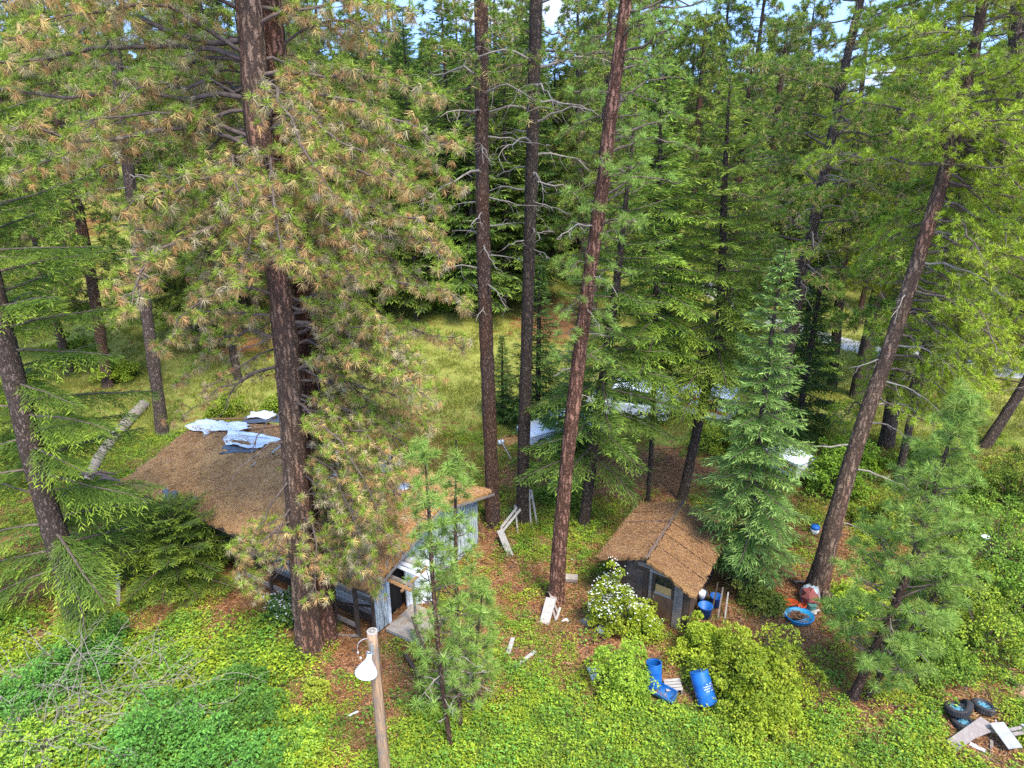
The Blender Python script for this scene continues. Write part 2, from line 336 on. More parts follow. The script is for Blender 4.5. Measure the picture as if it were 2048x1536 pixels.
# ------------------------------------------------------------------ ground
def gridaxis(lo, hi, near_lo, near_hi, st, growth=1.12):
    a = list(np.arange(near_lo, near_hi, st)); x = a[-1]; d = st
    while x < hi: d *= growth; x += d; a.append(x)
    x = a[0]; d = st; pre = []
    while x > lo: d *= growth; x -= d; pre.append(x)
    return np.array(pre[::-1] + a)
gx = gridaxis(-900, 900, -32, 36, .4); gy = gridaxis(-60, 1400, 4, 62, .4)
BLOB = [  # u, v, ru, rv, how green
 (250, 1470, 330, 170, 1), (450, 1330, 160, 90, .85), (600, 1480, 90, 70, .7), (540, 1270, 90, 60, .55), (1000, 1510, 400, 60, 1), (1700, 1500, 380, 60, .9), (1150, 1430, 260, 60, .85),
 (950, 1290, 120, 110, .6), (1090, 1290, 110, 70, .75), (1100, 1090, 90, 90, .8), (1150, 990, 80, 60, .8), (1020, 960, 60, 80, .3), (1450, 1500, 200, 60, .9),
 (690, 1390, 90, 140, .0), (750, 1300, 70, 60, .1), (1130, 1190, 110, 60, .06), (1160, 1260, 100, 50, .08), (1050, 1225, 60, 50, .2), (860, 1285, 60, 50, .15), (1215, 1290, 70, 50, .05), (1290, 1290, 40, 60, .05), (1590, 1290, 90, 60, .1), (1580, 1400, 50, 60, .15),
 (450, 1185, 170, 60, .04), (60, 1080, 120, 90, .35), (230, 1210, 120, 40, .2), (1620, 1020, 90, 90, .2), (1260, 950, 160, 60, .02), (1100, 640, 90, 60, .05), (1700, 1000, 120, 80, .6),
 (150, 900, 260, 170, .8), (1990, 1250, 80, 120, .9), (1890, 1440, 160, 60, .45), (2010, 1350, 50, 60, .25), (1560, 1470, 80, 25, .3), (980, 1130, 60, 50, .15), (890, 1240, 60, 40, .2)]
def greenness(x, y):
    z = terr(x, y); u, v = proj(x, y, z); num = np.full(np.shape(u), .35 * .25); den = np.full(np.shape(u), .25)
    for a, b, ra, rb, g_ in BLOB:
        w = np.exp(-((u - a) / ra) ** 2 - ((v - b) / rb) ** 2) * 2; num = num + w * g_; den = den + w
    return num / den
def pn(x, y, s=1.0, o=0):      # cheap smooth noise 0..1
    return .5 + .25 * (np.sin(x * 1.7 * s + o + 1.3 * np.sin(y * 1.1 * s + o)) + np.sin(y * 2.1 * s - o + 1.7 * np.sin(x * .9 * s + 2 * o)))
X, Y = np.meshgrid(gx, gy); Z = terr(X, Y); rg = np.random.default_rng(3)
Z = Z + np.where((Y < 62) & (abs(X) < 36), rg.normal(0, .015, Z.shape), 0)
gr = greenness(X, Y); far = sm((Y - 26) / 8)
gr = gr * (1 - far) + far * (.62 + .25 * pn(X, Y, .25, 2)); 
u_, v_ = proj(X, Y, Z)
for a, b, ra, rb in ((1260, 950, 190, 60), (1110, 640, 80, 45), (490, 690, 120, 22), (1040, 980, 60, 60), (800, 900, 120, 40), (1900, 1370, 20, 10), (150, 450, 60, 25)):
    gr = gr * (1 - .85 * np.exp(-((u_ - a) / ra) ** 2 - ((v_ - b) / rb) ** 2))
g = Geo(); ny, nx = X.shape; i = np.arange(ny - 1)[:, None] * nx; j = np.arange(nx - 1)[None]
yel = sm((Y - 26) / 12)
g.add(np.stack((X, Y, Z), -1).reshape(-1, 3), np.stack((i + j, i + j + 1, i + nx + j + 1, i + nx + j), -1).reshape(-1, 4), 0, np.stack((gr, yel, gr * 0), -1).reshape(-1, 3))
m, t = mat('forest_floor'); Lk = t.links.new
o = nd(t, 'ShaderNodeOutputMaterial'); b = nd(t, 'ShaderNodeBsdfPrincipled', Roughness=.95); b.inputs['Specular IOR Level'].default_value = .1
at = nd(t, 'ShaderNodeAttribute', _attribute_name='tint'); sp = nd(t, 'ShaderNodeSeparateColor'); tc = nd(t, 'ShaderNodeTexCoord')
def ns(sc, det=5, ro=.65): 
    n = nd(t, 'ShaderNodeTexNoise', Scale=sc, Detail=det, Roughness=ro); Lk(tc.outputs['Object'], n.inputs['Vector']); return n
def ramp(src, *st):
    r = nd(t, 'ShaderNodeValToRGB'); e = r.color_ramp.elements
    while len(e) < len(st): e.new(.5)
    for k, (p, c) in enumerate(st): e[k].position = p; e[k].color = (*c, 1)
    Lk(src, r.inputs[0]); return r.outputs[0]
def mixc(f, a, b_):
    x = nd(t, 'ShaderNodeMix', _data_type='RGBA'); Lk(f, x.inputs['Factor']); Lk(a, x.inputs['A']); Lk(b_, x.inputs['B']); return x.outputs['Result']
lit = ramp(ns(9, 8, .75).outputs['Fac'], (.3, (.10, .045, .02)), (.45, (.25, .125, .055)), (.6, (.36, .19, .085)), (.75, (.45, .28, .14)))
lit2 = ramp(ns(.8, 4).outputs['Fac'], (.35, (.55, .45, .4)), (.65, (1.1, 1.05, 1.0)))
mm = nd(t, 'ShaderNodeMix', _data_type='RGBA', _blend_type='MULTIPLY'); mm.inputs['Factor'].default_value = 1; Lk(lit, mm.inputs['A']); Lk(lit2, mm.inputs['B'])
gn = ramp(ns(6, 8, .75).outputs['Fac'], (.3, (.035, .06, .012)), (.5, (.10, .16, .022)), (.7, (.24, .31, .05)))
ye = ramp(ns(2.2, 8, .75).outputs['Fac'], (.3, (.11, .13, .025)), (.5, (.23, .24, .05)), (.7, (.36, .31, .09)))
Lk(at.outputs['Color'], sp.inputs[0])
gm = mixc(sp.outputs['Green'], gn, ye)
ma = nd(t, 'ShaderNodeMath', _operation='ADD'); mb = nd(t, 'ShaderNodeMath', _operation='MULTIPLY_ADD'); n1 = ns(1.6, 7, .7); n1b = ns(14, 3)
mb.inputs[1].default_value = 1.9; mb.inputs[2].default_value = -.95; Lk(n1.outputs['Fac'], mb.inputs[0]); Lk(mb.outputs[0], ma.inputs[0]); Lk(sp.outputs['Red'], ma.inputs[1])
fc = ramp(ma.outputs[0], (.40, (0, 0, 0)), (.62, (1, 1, 1)))
colr = mixc(fc, mm.outputs['Result'], gm)
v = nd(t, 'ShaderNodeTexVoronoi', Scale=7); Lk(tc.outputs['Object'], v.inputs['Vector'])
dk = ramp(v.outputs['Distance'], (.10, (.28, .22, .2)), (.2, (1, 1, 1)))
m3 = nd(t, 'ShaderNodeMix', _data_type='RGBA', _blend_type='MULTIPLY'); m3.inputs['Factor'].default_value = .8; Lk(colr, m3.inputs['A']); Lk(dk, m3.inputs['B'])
Lk(m3.outputs['Result'], b.inputs['Base Color'])
bp = nd(t, 'ShaderNodeBump', Strength=.8, Distance=.08); Lk(ns(12, 8, .8).outputs['Fac'], bp.inputs['Height']); Lk(bp.outputs[0], b.inputs['Normal']); Lk(b.outputs[0], o.inputs[0])
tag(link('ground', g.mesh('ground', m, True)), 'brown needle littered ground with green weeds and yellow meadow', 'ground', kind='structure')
gravel = simple('gravel', (.50, .48, .46), (.33, .31, .30), 20, .9, .4)
dirtm = simple('path_dirt', (.42, .29, .19), (.30, .19, .11), 5, .95, .4)
def ribbon(name, pts, w, m, label, up=.03):
    pts = np.array([(p[0], p[1]) for p in pts]); s = np.linspace(0, len(pts) - 1, 60); q = np.stack([np.interp(s, range(len(pts)), pts[:, k]) for k in (0, 1)], 1)
    for _ in range(6): q[1:-1] = (q[:-2] + 2 * q[1:-1] + q[2:]) / 4
    T = np.gradient(q, axis=0); T /= np.linalg.norm(T, axis=1)[:, None]; Nn = np.stack((-T[:, 1], T[:, 0]), 1); g = Geo(); k = 7; V = []
    rr = np.random.default_rng(1)
    for a in np.linspace(-.5, .5, k):
        c = q + Nn * w * a * (1 + (.12 * rr.standard_normal((60, 1)) if abs(a) > .4 else 0)); V.append(np.column_stack((c, terr(c[:, 0], c[:, 1]) + up - (.12 if abs(a) > .4 else 0) + .02 * (1 - abs(a)))))
    V = np.array(V).transpose(1, 0, 2); i = np.arange(59)[:, None] * k; j = np.arange(k - 1)[None]
    g.add(V.reshape(-1, 3), np.stack((i + j, i + k + j, i + k + j + 1, i + j + 1), -1).reshape(-1, 4)); tag(link(name, g.mesh(name, m, True)), label, 'road' if name == 'road' else 'path', kind='structure')
ribbon('road', [P(1380, 560), P(1540, 640), P(1640, 672), P(1770, 706), P(2060, 745), P(2300, 790)], 3.6, gravel, 'pale grey gravel road passing behind the right hand trees')
ribbon('footpath', [P(1980, 1290), P(2048, 1385), P(2120, 1500)], .5, dirtm, 'sandy trodden path at the right edge by the tires', .02)

# ------------------------------------------------------------------ tuft and leaf libraries
rg = np.random.default_rng(11)
TF_OLD = [tuft(rg, 34, 32, .2, .0145, (.17, .27, .03), (.36, .46, .06), t_) for t_ in (TAN, (.46, .35, .14), ORG, (.44, .38, .19))] + [tuft(rg, 14, 44, .2, .014, (.15, .20, .04), (.28, .30, .07), ORG), tuft(rg, 5, 36, .18, .012, (.2, .2, .08), (.3, .3, .1), GREYN)]
TF_GRN = [tuft(rg, 34, 5, .21, .022, (.11, .20, .025), (.25, .37, .06), TAN) for _ in range(3)]
TF_YOUNG = [tuft(rg, 70, 2, .22, .012, (.13, .25, .035), (.36, .52, .11), (.2, .3, .1)) for _ in range(3)]
TF_LIME = [tuft(rg, 32, 5, .2, .021, (.20, .30, .02), (.46, .56, .05), (.3, .28, .1)) for _ in range(3)]
TF_BG = [tuft(rg, 20, 4, .26, .036, a_, b_, (.26, .22, .1)) for a_, b_ in (((.11, .20, .03), (.30, .42, .06)), ((.09, .16, .025), (.24, .34, .05)), ((.15, .22, .03), (.38, .46, .07)))]
def tuft_objects(root, tfm, idx, T, A, SC, seed):
    rr = random.Random(seed)
    for i in idx:
        o = bpy.data.objects.new('needle_tuft', rr.choice(tfm)); COL.objects.link(o); o.parent = root
        q = Vector(A[i]).to_track_quat('Z', 'Y') @ Euler((0, 0, rr.uniform(0, 6.28))).to_quaternion()
        o.matrix_local = Matrix.LocRotScale(Vector(T[i]) - root.location, q, Vector((SC[i],) * 3))
def score(T):     # how large and how open each tuft stands towards the camera position
    T = np.array(T); return T[:, 1] + np.where(T[:, 2] > 20, 30, 0)

def hero_pine(label, base, line, rads, bm, limbs, tfs, seed, nobj=0, k=16, twl=.7, spacing=.3, per=1, dead=(), cat='tree', name='pine_tree', ups=.6, deadlen=(.6, 1.6), flare=1.3, bump=.05, deadmat=None, tsc=1.0, mm=3, t0=.3):
    rg = np.random.default_rng(seed); root = thing(name, label, cat, base)
    g, Pn, r = trunk_geo([(base[0], base[1], base[2] - .3)] + line, rads, rg, k, flare, bump=bump); part('trunk', g, bm, root, True)
    T = []; A = []; SC = []
    for (z, az, Ln, e0, e1) in limbs:
        p, rr = at_z(Pn, r, z); gw = Geo(); r0 = min(rr * .4, .012 + .009 * Ln)
        pine_limb(rg, gw, limb_curve(rg, p, az, Ln, e0, e1, 8, .26), r0, spacing, twl, T, A, SC, ups=ups, per=per, t0=t0, mm=mm); part('branch', gw, twigm, root, True)
    for (z, az, Ln, e0, e1) in dead:
        p, rr = at_z(Pn, r, z); gw = Geo(); c = limb_curve(rg, p, az, Ln, e0, e1, 7, .18); tube(gw, c, np.linspace(.012 + .014 * Ln, .008, 8), 5, cap=False)
        for q in range(int(2 + Ln * 2.5)):
            jj = rg.integers(2, 8); tube(gw, limb_curve(rg, c[jj], az + rg.normal(0, .9), Ln * rg.uniform(.12, .35), rg.uniform(-1.2, .5), rg.uniform(-1.3, .3), 4, .2), np.linspace(.012, .005, 5), 3, cap=False)
        part('branch', gw, deadmat or deadm, root, True)
    if T:
        T = np.array(T); A = np.array(A); SC = np.array(SC) * tsc; idx = np.argsort(score(T))[:nobj]; rest = np.setdiff1d(np.arange(len(T)), idx)
        if nobj: tuft_objects(root, [tuft_mesh('needle_tuft', tf) for tf in tfs], idx, T, A, SC, seed)
        if len(rest): 
            g = Geo(); add_tufts(g, tfs, T[rest], A[rest], SC[rest], rg); tag(part('crown', g, needle, root), kind='stuff')
    return root
rg = np.random.default_rng(5)
def limbset(rg, z0, z1, n, L0, L1, e0=.25, e1=-.1, skip=None, azr=None):
    out = []; az = rg.uniform(0, 6.28)
    for i in range(n):
        z = z0 + (z1 - z0) * (i + rg.uniform(0, 1)) / n; az += 2.4 + rg.normal(0, .4); s = (z - z0) / (z1 - z0)
        a = az if azr is None else rg.uniform(*azr)
        if skip and skip(z, a % 6.283): continue
        out.append((z, a, (L0 + (L1 - L0) * s) * rg.uniform(.75, 1.15), rg.uniform(-.2, .25) + e0, rg.uniform(-.35, .25) + e1))
    return out
PI = math.pi
# azimuth: 0 = away from the camera (+Y), pi/2 = right (+X), pi = towards the camera
# the big pine in front, and its red twin right behind
b1 = P(620, 1300); l1 = [HY(607, 1150, 17.6), HY(590, 900, 17.65), HY(570, 650, 17.7), HY(545, 450, 17.75), HY(515, 250, 17.8), HY(505, 100, 17.8), HY(490, -60, 17.85)]; l1 += [l1[-1] + Vector((-.4, .1, 4)), l1[-1] + Vector((-.7, .2, 9)), l1[-1] + Vector((-.9, .3, 12))]
tz = [HY(0, v, 17.7).z for v in (1180, 850, 520, 280, 110)]
sk1 = lambda z, a: (3.6 < a < 6.0 and z < 10.4) or (abs(a - PI) < 1.0 and tz[1] - 5 < z < tz[2] + .4) or (abs(a - PI) < .55 and (False or tz[3] - .2 < z < tz[4] + .2)) or (abs(a - PI) < .9 and z < 7)
rr = np.random.default_rng(21)
L1 = limbset(rr, 4.2, 9, 34, 2.8, 3.8, .0, -1.0, lambda z, a: abs(a - PI) < .75 or (3.6 < a < 6.1 and z > 5.2) or (.4 < a < 5.7 and 3.9 < a and z < 7))
L1 += limbset(rr, 9, 17.5, 76, 3.9, 5.0, .15, -.75, sk1) + limbset(rr, 17, 29, 60, 4.8, 2.0, .3, -.25, lambda z, a: abs(a - PI) < .5 and z < 18.7)
L1 += [(z, PI * 1.5 + d_, l_, .2, -.35) for z, d_, l_ in ((16.5, -.2, 6.6), (17.3, -.35, 7), (17.8, .0, 7.2), (15.8, -.1, 6.0), (18.6, -.2, 7), (15.3, .1, 6.6), (17.0, .2, 6.3), (19.5, -.3, 6.5))]
L1 += [(z, PI * .5 + d_, l_, .1, -.55) for z, d_, l_ in ((9.5, .1, 5.2), (11, .3, 5.6), (12.2, .0, 5.4), (13.5, .25, 5.8), (14.6, .1, 5.6), (15.7, .3, 5.8), (17, .2, 5.5), (10.3, -.2, 5.2), (8.3, .15, 4.2))]
L1 += [(z, a, l_, -.2, -1.15) for z, a, l_ in ((4.6, 1.38 * PI, 2.6), (5.0, 1.45 * PI, 2.8), (4.2, 1.4 * PI, 2.2), (5.2, 1.35 * PI, 2.6), (4.4, .55 * PI, 2.3), (5.0, .6 * PI, 2.4))]
L1 += [(z, (.34 + .33 * ((i * .618) % 1)) * PI, 3.6 + .7 * ((i * .37) % 1) + .12 * (z - 6), .05, -.95) for i, z in enumerate(np.linspace(6.2, 11.5, 18))]
D1 = [(z, a, l_, e0, e1) for z, a, l_, e0, e1 in ((7.6, 1.3 * PI, 2.4, .1, -1.0), (8.6, 1.35 * PI, 1.8, -.3, -1), (9.8, 1.3 * PI, 2.2, .1, -.9), (6.4, 1.35 * PI, 2.2, -.5, -1.2), (8.9, .62 * PI, 1.8, -.3, -.3), (6.9, .6 * PI, 1.6, -.7, -.9), (5.6, 1.25 * PI, 1.8, -.7, -1.2), (4.9, .55 * PI, 1.6, -.4, -1.0), (4.2, 1.3 * PI, 1.5, -.8, -.9), (9.9, .55 * PI, 2, 0, -.4), (15.6, 1.45 * PI, 4.2, .25, .05), (14.2, 1.3 * PI, 2.0, .1, -1.2), (14.4, .7 * PI, 1.2, .1, -.6), (16.6, .6 * PI, 1.6, .1, -.5), (10.6, 1.35 * PI, 1.6, 0, -.6))]
hero_pine('huge grey barked pine in front of the long house, with bronze tipped needles', b1, [tuple(p) for p in l1], [.41, .38, .355, .34, .33, .32, .31, .30, .28, .2, .1, .03], bark_grey, L1, TF_OLD, 1, 300, 20, 1.0, .185, 2, D1, ups=1.0, deadmat=twigm, bump=.07, tsc=1.02, t0=.16)
b2 = P(652, 1283); l2 = [HY(642, 1150, 18.4), HY(625, 900, 18.6), HY(612, 600, 18.8), HY(572, 300, 19), HY(550, 120, 19), HY(535, -60, 19)]; l2 += [l2[-1] + Vector((.1, .3, 5)), l2[-1] + Vector((.2, .5, 10))]
hero_pine('red barked pine standing tight against the back of the huge grey one', b2, [tuple(p) for p in l2], [.35, .31, .30, .29, .28, .27, .25, .24, .16, .04], bark_red, limbset(np.random.default_rng(22), 9, 28, 36, 4.2, 2.4, .2, -.5, lambda z, a: abs(a - PI) < .7), TF_OLD, 2, 0, 16, .75, .32, 2, bump=.06)
# T2 left pine
def line_of(pts, Y, lean=0): return [tuple(HY(u, v, Y + lean * (768 - v) / 1000)) for u, v in pts]
def topup(l, h, n=3, keep=.6):
    a = Vector(l[-2]); b = Vector(l[-1]); d = (b - a).normalized(); d = Vector((d.x * keep, d.y * keep, 1)).normalized()
    return l + [tuple(b + d * h * (i + 1) / n) for i in range(n)]
b3 = P(325, 868); l3 = topup(line_of([(318, 800), (296, 650), (275, 480), (255, 330), (238, 190), (228, 60)], b3.y), 10)
rr = np.random.default_rng(23)
hero_pine('slender brown pine beyond the left end of the long roof', b3, l3, [.34, .31, .29, .28, .265, .25, .24, .22, .17, .1, .03], bark_mid, limbset(rr, 14, 29, 60, 3.8, 1.8, .2, -.2), TF_GRN, 3, 0, 12, .9, .36, 3, limbset(rr, 7.5, 14.5, 16, 1.2, 2.6, .1, -.4), tsc=1.3)
# T3, T4 tall straight pair
b4 = P(986, 1050); l4 = topup(line_of([(984, 950), (978, 800), (970, 600), (965, 400), (964, 200), (962, 0)], b4.y), 9)
rr = np.random.default_rng(24)
hero_pine('tall straight reddish brown pine just right of the house gable', b4, l4, [.31, .285, .275, .265, .245, .235, .225, .215, .17, .1, .03], bark_brown, limbset(rr, 16.0, 28, 36, 3.4, 1.6, .2, -.1), TF_GRN, 4, 0, 14, .8, .34, 2, limbset(rr, 9.5, 17.5, 20, 1.6, 3.0, .05, -.35), tsc=1.1)
b5 = P(1046, 1045); l5 = topup(line_of([(1046, 950), (1052, 750), (1058, 550), (1065, 300), (1070, 100), (1073, 0)], b5.y), 9)
rr = np.random.default_rng(25)
hero_pine('tall straight dark trunked pine behind the leaning grey rails', b5, l5, [.27, .245, .235, .225, .22, .215, .21, .2, .15, .09, .03], bark_dark, limbset(rr, 17, 28, 24, 3.4, 1.6, .2, -.1), TF_GRN, 5, 0, 14, .8, .34, 2, limbset(rr, 11, 18.5, 22, 1.4, 3.2, .1, -.4), tsc=1.1)
# T5 leaning red with green pompons
b6 = P(1112, 1203); l6 = topup(line_of([(1118, 1100), (1136, 900), (1158, 720), (1180, 540), (1205, 380), (1222, 220), (1245, 60), (1255, -20)], b6.y), 8, keep=.4)
rr = np.random.default_rng(26)
hero_pine('leaning pine with flaking red bark and green pompon tufts along its middle', b6, l6, [.29, .25, .215, .205, .2, .19, .18, .17, .16, .15, .11, .07, .02], bark_red, limbset(rr, 8.8, 27, 70, 1.0, 2.4, .1, -.25) + limbset(rr, 13, 19, 14, 2.6, 3.0, .3, .0, azr=(.2 * PI, .9 * PI)), TF_YOUNG, 6, 280, 14, .5, .36, 0, limbset(rr, 7, 14, 9, .7, 1.5, 0, -.6), ups=.55, tsc=1.0)
# T9 right leaning giant
b7 = P(1630, 1182); l7 = topup(line_of([(1650, 1110), (1690, 960), (1735, 820), (1785, 680), (1835, 520), (1890, 345), (1925, 215), (1950, 100), (1965, 0)], b7.y, 1.5), 7, keep=.3)
rr = np.random.default_rng(27)
hero_pine('thick grey pine leaning right, behind the blue wading pool', b7, l7, [.42, .32, .265, .25, .235, .22, .2, .18, .16, .145, .13, .1, .07, .03], bark_grey, limbset(rr, 14.5, 26, 70, 3.8, 2.6, .2, -.1) + limbset(rr, 7.5, 17, 56, 3.2, 4.4, -.15, -.75, azr=(.05 * PI, .78 * PI)), TF_LIME, 7, 240, 16, .95, .25, 3, [(z, a, l_, .0, -.7) for z, a, l_ in ((3.2, .5 * PI, 1.3), (5.2, .55 * PI, 2.2), (6.8, .45 * PI, 1.9), (8.2, .6 * PI, 1.8), (7.4, .5 * PI, 2.2), (10.4, .5 * PI, 2.4), (9.4, .7 * PI, 1.9), (12, .6 * PI, 2.6), (12.9, .5 * PI, 2.6), (6, 1.5 * PI, 2.0), (9, 1.4 * PI, 1.2), (11, 1.3 * PI, 1.4))], t0=.12)
# T10 mid right pine reaching the top of the picture
b8 = P(1545, 905); l8 = topup(line_of([(1575, 700), (1612, 510), (1640, 390), (1668, 250), (1692, 120), (1722, 0)], b8.y), 7, keep=.4)
rr = np.random.default_rng(28)
hero_pine('open crowned pine rising against the blue sky behind the young fir', b8, l8, [.33, .29, .25, .22, .2, .18, .165, .15, .11, .07, .03], bark_mid, limbset(rr, 9, 30, 90, 4.8, 2.4, .15, .0), TF_GRN, 8, 0, 12, .95, .36, 3, limbset(rr, 9, 15, 14, 2, 3, .0, -.5), tsc=1.25)
# dark trunks right of it: (u base, v base), (u2, v2), radius, label
for q, (bu, bv, tu, tv, r0, lab) in enumerate([
    (1664, 775, 1682, 560, .27, 'narrow dark pine beyond the young fir, left of a thick slanting trunk'),
    (1713, 795, 1752, 610, .40, 'thick dark red pine trunk slanting right in the yellow grass'),
    (1772, 895, 1800, 720, .34, 'dark pine half hidden behind the thick right leaning giant'),
    (1818, 805, 1850, 700, .26, 'thin dark pine in the shade right of the leaning giant'),
    (1965, 895, 2046, 775, .24, 'dark pine leaning hard right above the green thicket'),
    (1790, 985, 1812, 880, .17, 'slim dark pine behind the dead branches of the leaning giant')]):
    bb = P(bu, bv); l = [tuple(HY(tu, tv, bb.y))]; l = topup([tuple(bb), l[0]], 22 - l[0][2] if q < 4 else 14, 5, .75)[1:]
    rr = np.random.default_rng(40 + q)
    hero_pine(lab, bb, l, [r0 * 1.1, r0, r0 * .95, r0 * .8, r0 * .6, r0 * .4, .03][:len(l) + 1], bark_dark, limbset(rr, 7.5, l[-1][2] - .5, 54, 3.8, 1.6, .1, -.2), TF_BG if q % 2 else TF_LIME, 50 + q, 0, 10, 1.0, .4, 3, limbset(rr, 4.5, 10, 10, 1.2, 2.4, 0, -.6), tsc=1.35)
bb = P(2090, 1010); l = topup(line_of([(2085, 800), (2070, 560), (2050, 300), (2030, 80)], bb.y), 8, 4, .5)
rr = np.random.default_rng(59)
hero_pine('lime needled pine filling the right edge of the view', bb, l, [.34, .32, .3, .27, .24, .2, .14, .08, .03], bark_mid, limbset(rr, 5.5, 27, 100, 4.4, 2.0, .15, -.2), TF_LIME, 59, 0, 12, 1.0, .36, 3, limbset(rr, 3, 8, 12, 1, 2.4, 0, -.6), tsc=1.3)
# young pines at the centre front and at the right
def young_pine(label, base, line, rads, seed, z0, L0, nl, nobj, ts=1.0, tfs=TF_YOUNG, sp_g=.5, per_=0):
    rr = np.random.default_rng(seed); zt = line[-1][2]; lm = []
    nw = nl; az = 0
    for w in range(nw):
        z = z0 + (zt - z0 - .25) * (w / (nw - 1)) ** .92
        for q in range(5 if w < nw * .6 else 4):
            az = w * .8 + q * PI / 2.5 + rr.normal(0, .25); lm.append((z + rr.normal(0, .05), az, max(.18, L0 * (1 - w / nw) ** .8 * rr.uniform(.7, 1.1) * (1 if w > 3 else .8)), .35 + .3 * w / nw, .5))
    lm += [(zt - .03, 0, .15, 1.4, 1.5), (zt - .2, 2, .15, 1.0, 1.2), (zt - .35, 4, .15, 1.0, 1.2)]
    return hero_pine(label, base, line, rads, bark_brown, lm, tfs, seed, nobj, 9, .4, sp_g, per_, limbset(rr, 1.0, z0 + 1.5, 8, .5, .9, .1, .1), name='young_pine', mm=1, ups=.9, tsc=ts, flare=1.2)
bb = P(903, 1492); young_pine('slim young pine in front of the gable, its top left of the other', bb, line_of([(885, 1380), (873, 1250), (862, 1120), (858, 1000), (848, 905)], bb.y), [.075, .065, .06, .05, .04, .012], 61, 1.8, 1.25, 12, 260, 1.2)
bb = P(922, 1460); young_pine('slim young pine in front of the gable, top nearer the straight trunks', bb, line_of([(917, 1350), (914, 1200), (911, 1100), (911, 1000), (912, 930)], bb.y), [.07, .06, .055, .045, .035, .012], 62, 1.2, 1.25, 12, 260, 1.2)
bb = P(945, 1425); young_pine('short young pine low down right of the two slim ones', bb, line_of([(950, 1330), (958, 1240), (966, 1170)], bb.y), [.05, .04, .03, .01], 63, .9, 1.1, 9, 80, 1.1)
bb = P(1700, 1398); young_pine('bushy young pine leaning right, in front of the right thicket', bb, line_of([(1745, 1310), (1790, 1210), (1840, 1085), (1875, 950), (1930, 800)], bb.y), [.13, .12, .10, .08, .06, .015], 64, 1.8, 2.5, 20, 300, 1.25, sp_g=.4, per_=1)
bb = P(1722, 1400); young_pine('short crooked pine sharing the base of the bushy leaning one', bb, line_of([(1770, 1340), (1820, 1260), (1880, 1180), (1905, 1120)], bb.y), [.08, .07, .055, .04, .012], 65, .8, 1.9, 11, 120, 1.2, sp_g=.4, per_=1)
# ------------------------------------------------------------------ firs
def fir(name, label, base, line, rads, seed, z0, zt, n, L0, bm=bark_dark, prof=.9, drop=(-.15, -.35), group=None, loc=None, azr=None, cat='tree', low=1, face=0, **kw):
    rg = np.random.default_rng(seed); root = thing(name, label, cat, base, group)
    g, Pn, r = trunk_geo([(base[0], base[1], base[2] - .3)] + line, rads, rg, 10, 1.25); part('trunk', g, bm, root, True)
    gw = Geo(); gl = Geo(); az = 0
    for i in range(n):
        s = i / (n - 1); z = base[2] + z0 + (zt - z0) * s; az += 2.4 + rg.normal(0, .25); p, _ = at_z(Pn, r, z)
        a = az if azr is None else rg.uniform(*azr)
        if face and abs(a % (2 * PI) - PI) < face: continue
        Ln = max(.12, L0 * (1 - s) ** prof * rg.uniform(.7, 1.12) * min(1, low + s * 3)); e0 = drop[0] + .5 * s + rg.normal(0, .08)
        fir_limb(rg, gw, gl, limb_curve(rg, p, a, Ln, e0, e0 + drop[1] * (1 - s) + .15, 6, .05), .012 + .01 * Ln, **kw)
    tag(part('branches', gw, twigm, root, False), kind='stuff'); tag(part('crown', gl, leaf, root), kind='stuff'); return root
bb = P(1497, 1182); l = line_of([(1505, 1000), (1520, 850), (1545, 650), (1572, 498)], bb.y); H8 = l[-1][2] - bb.z
fir_young = fir('fir_tree', 'light green young fir with a spiky top, beside the brown shed', bb, l, [.14, .12, .09, .06, .01], 71, 1.0, H8 - .1, 140, 2.45, low=.5, prof=.7, drop=(-.25, -.3), c0=(.12, .25, .05), c1=(.44, .68, .18), tips=.55, sp=.13, ls=.1, kl=.16, kw=.07)
# tall firs behind the shed
bb = P(1166, 1052); l = topup(line_of([(1190, 870), (1215, 700), (1235, 560)], bb.y), 6, 2)
fir('fir_tree', 'dark fir with long low boughs over the path, right of the leaning red pine', bb, l, [.24, .22, .18, .14, .08, .02], 72, 3.4, l[-1][2] - bb.z - .3, 80, 3.2, prof=.5, drop=(-.2, -.35), c0=(.09, .16, .025), c1=(.27, .40, .06), sp=.16, ls=.13, kl=.2, kw=.09)
bb = P(1362, 1002); l = topup(line_of([(1385, 900), (1410, 790), (1440, 660), (1445, 500), (1450, 330)], bb.y), 3, 2)
fir('fir_tree', 'tall broad light green fir on a crooked dark trunk behind the shed', bb, l, [.22, .21, .2, .18, .15, .1, .06, .02], 73, 5.2, l[-1][2] - bb.z - .2, 105, 3.5, prof=.5, drop=(-.2, -.4), c0=(.15, .24, .03), c1=(.42, .56, .08), tips=.6, sp=.17, ls=.14, kl=.2, kw=.09)
bb = P(1296, 1004); l = topup(line_of([(1303, 900), (1308, 780), (1312, 600), (1316, 400)], bb.y), 5, 2)
fir('fir_tree', 'fir on a thin straight dark trunk just behind the shed roof', bb, l, [.1, .1, .1, .1, .09, .07, .02], 74, 6, l[-1][2] - bb.z - .2, 100, 3.1, prof=.45, drop=(-.15, -.4), c0=(.13, .22, .03), c1=(.38, .52, .07), tips=.6, sp=.17, ls=.14, kl=.2, kw=.09)
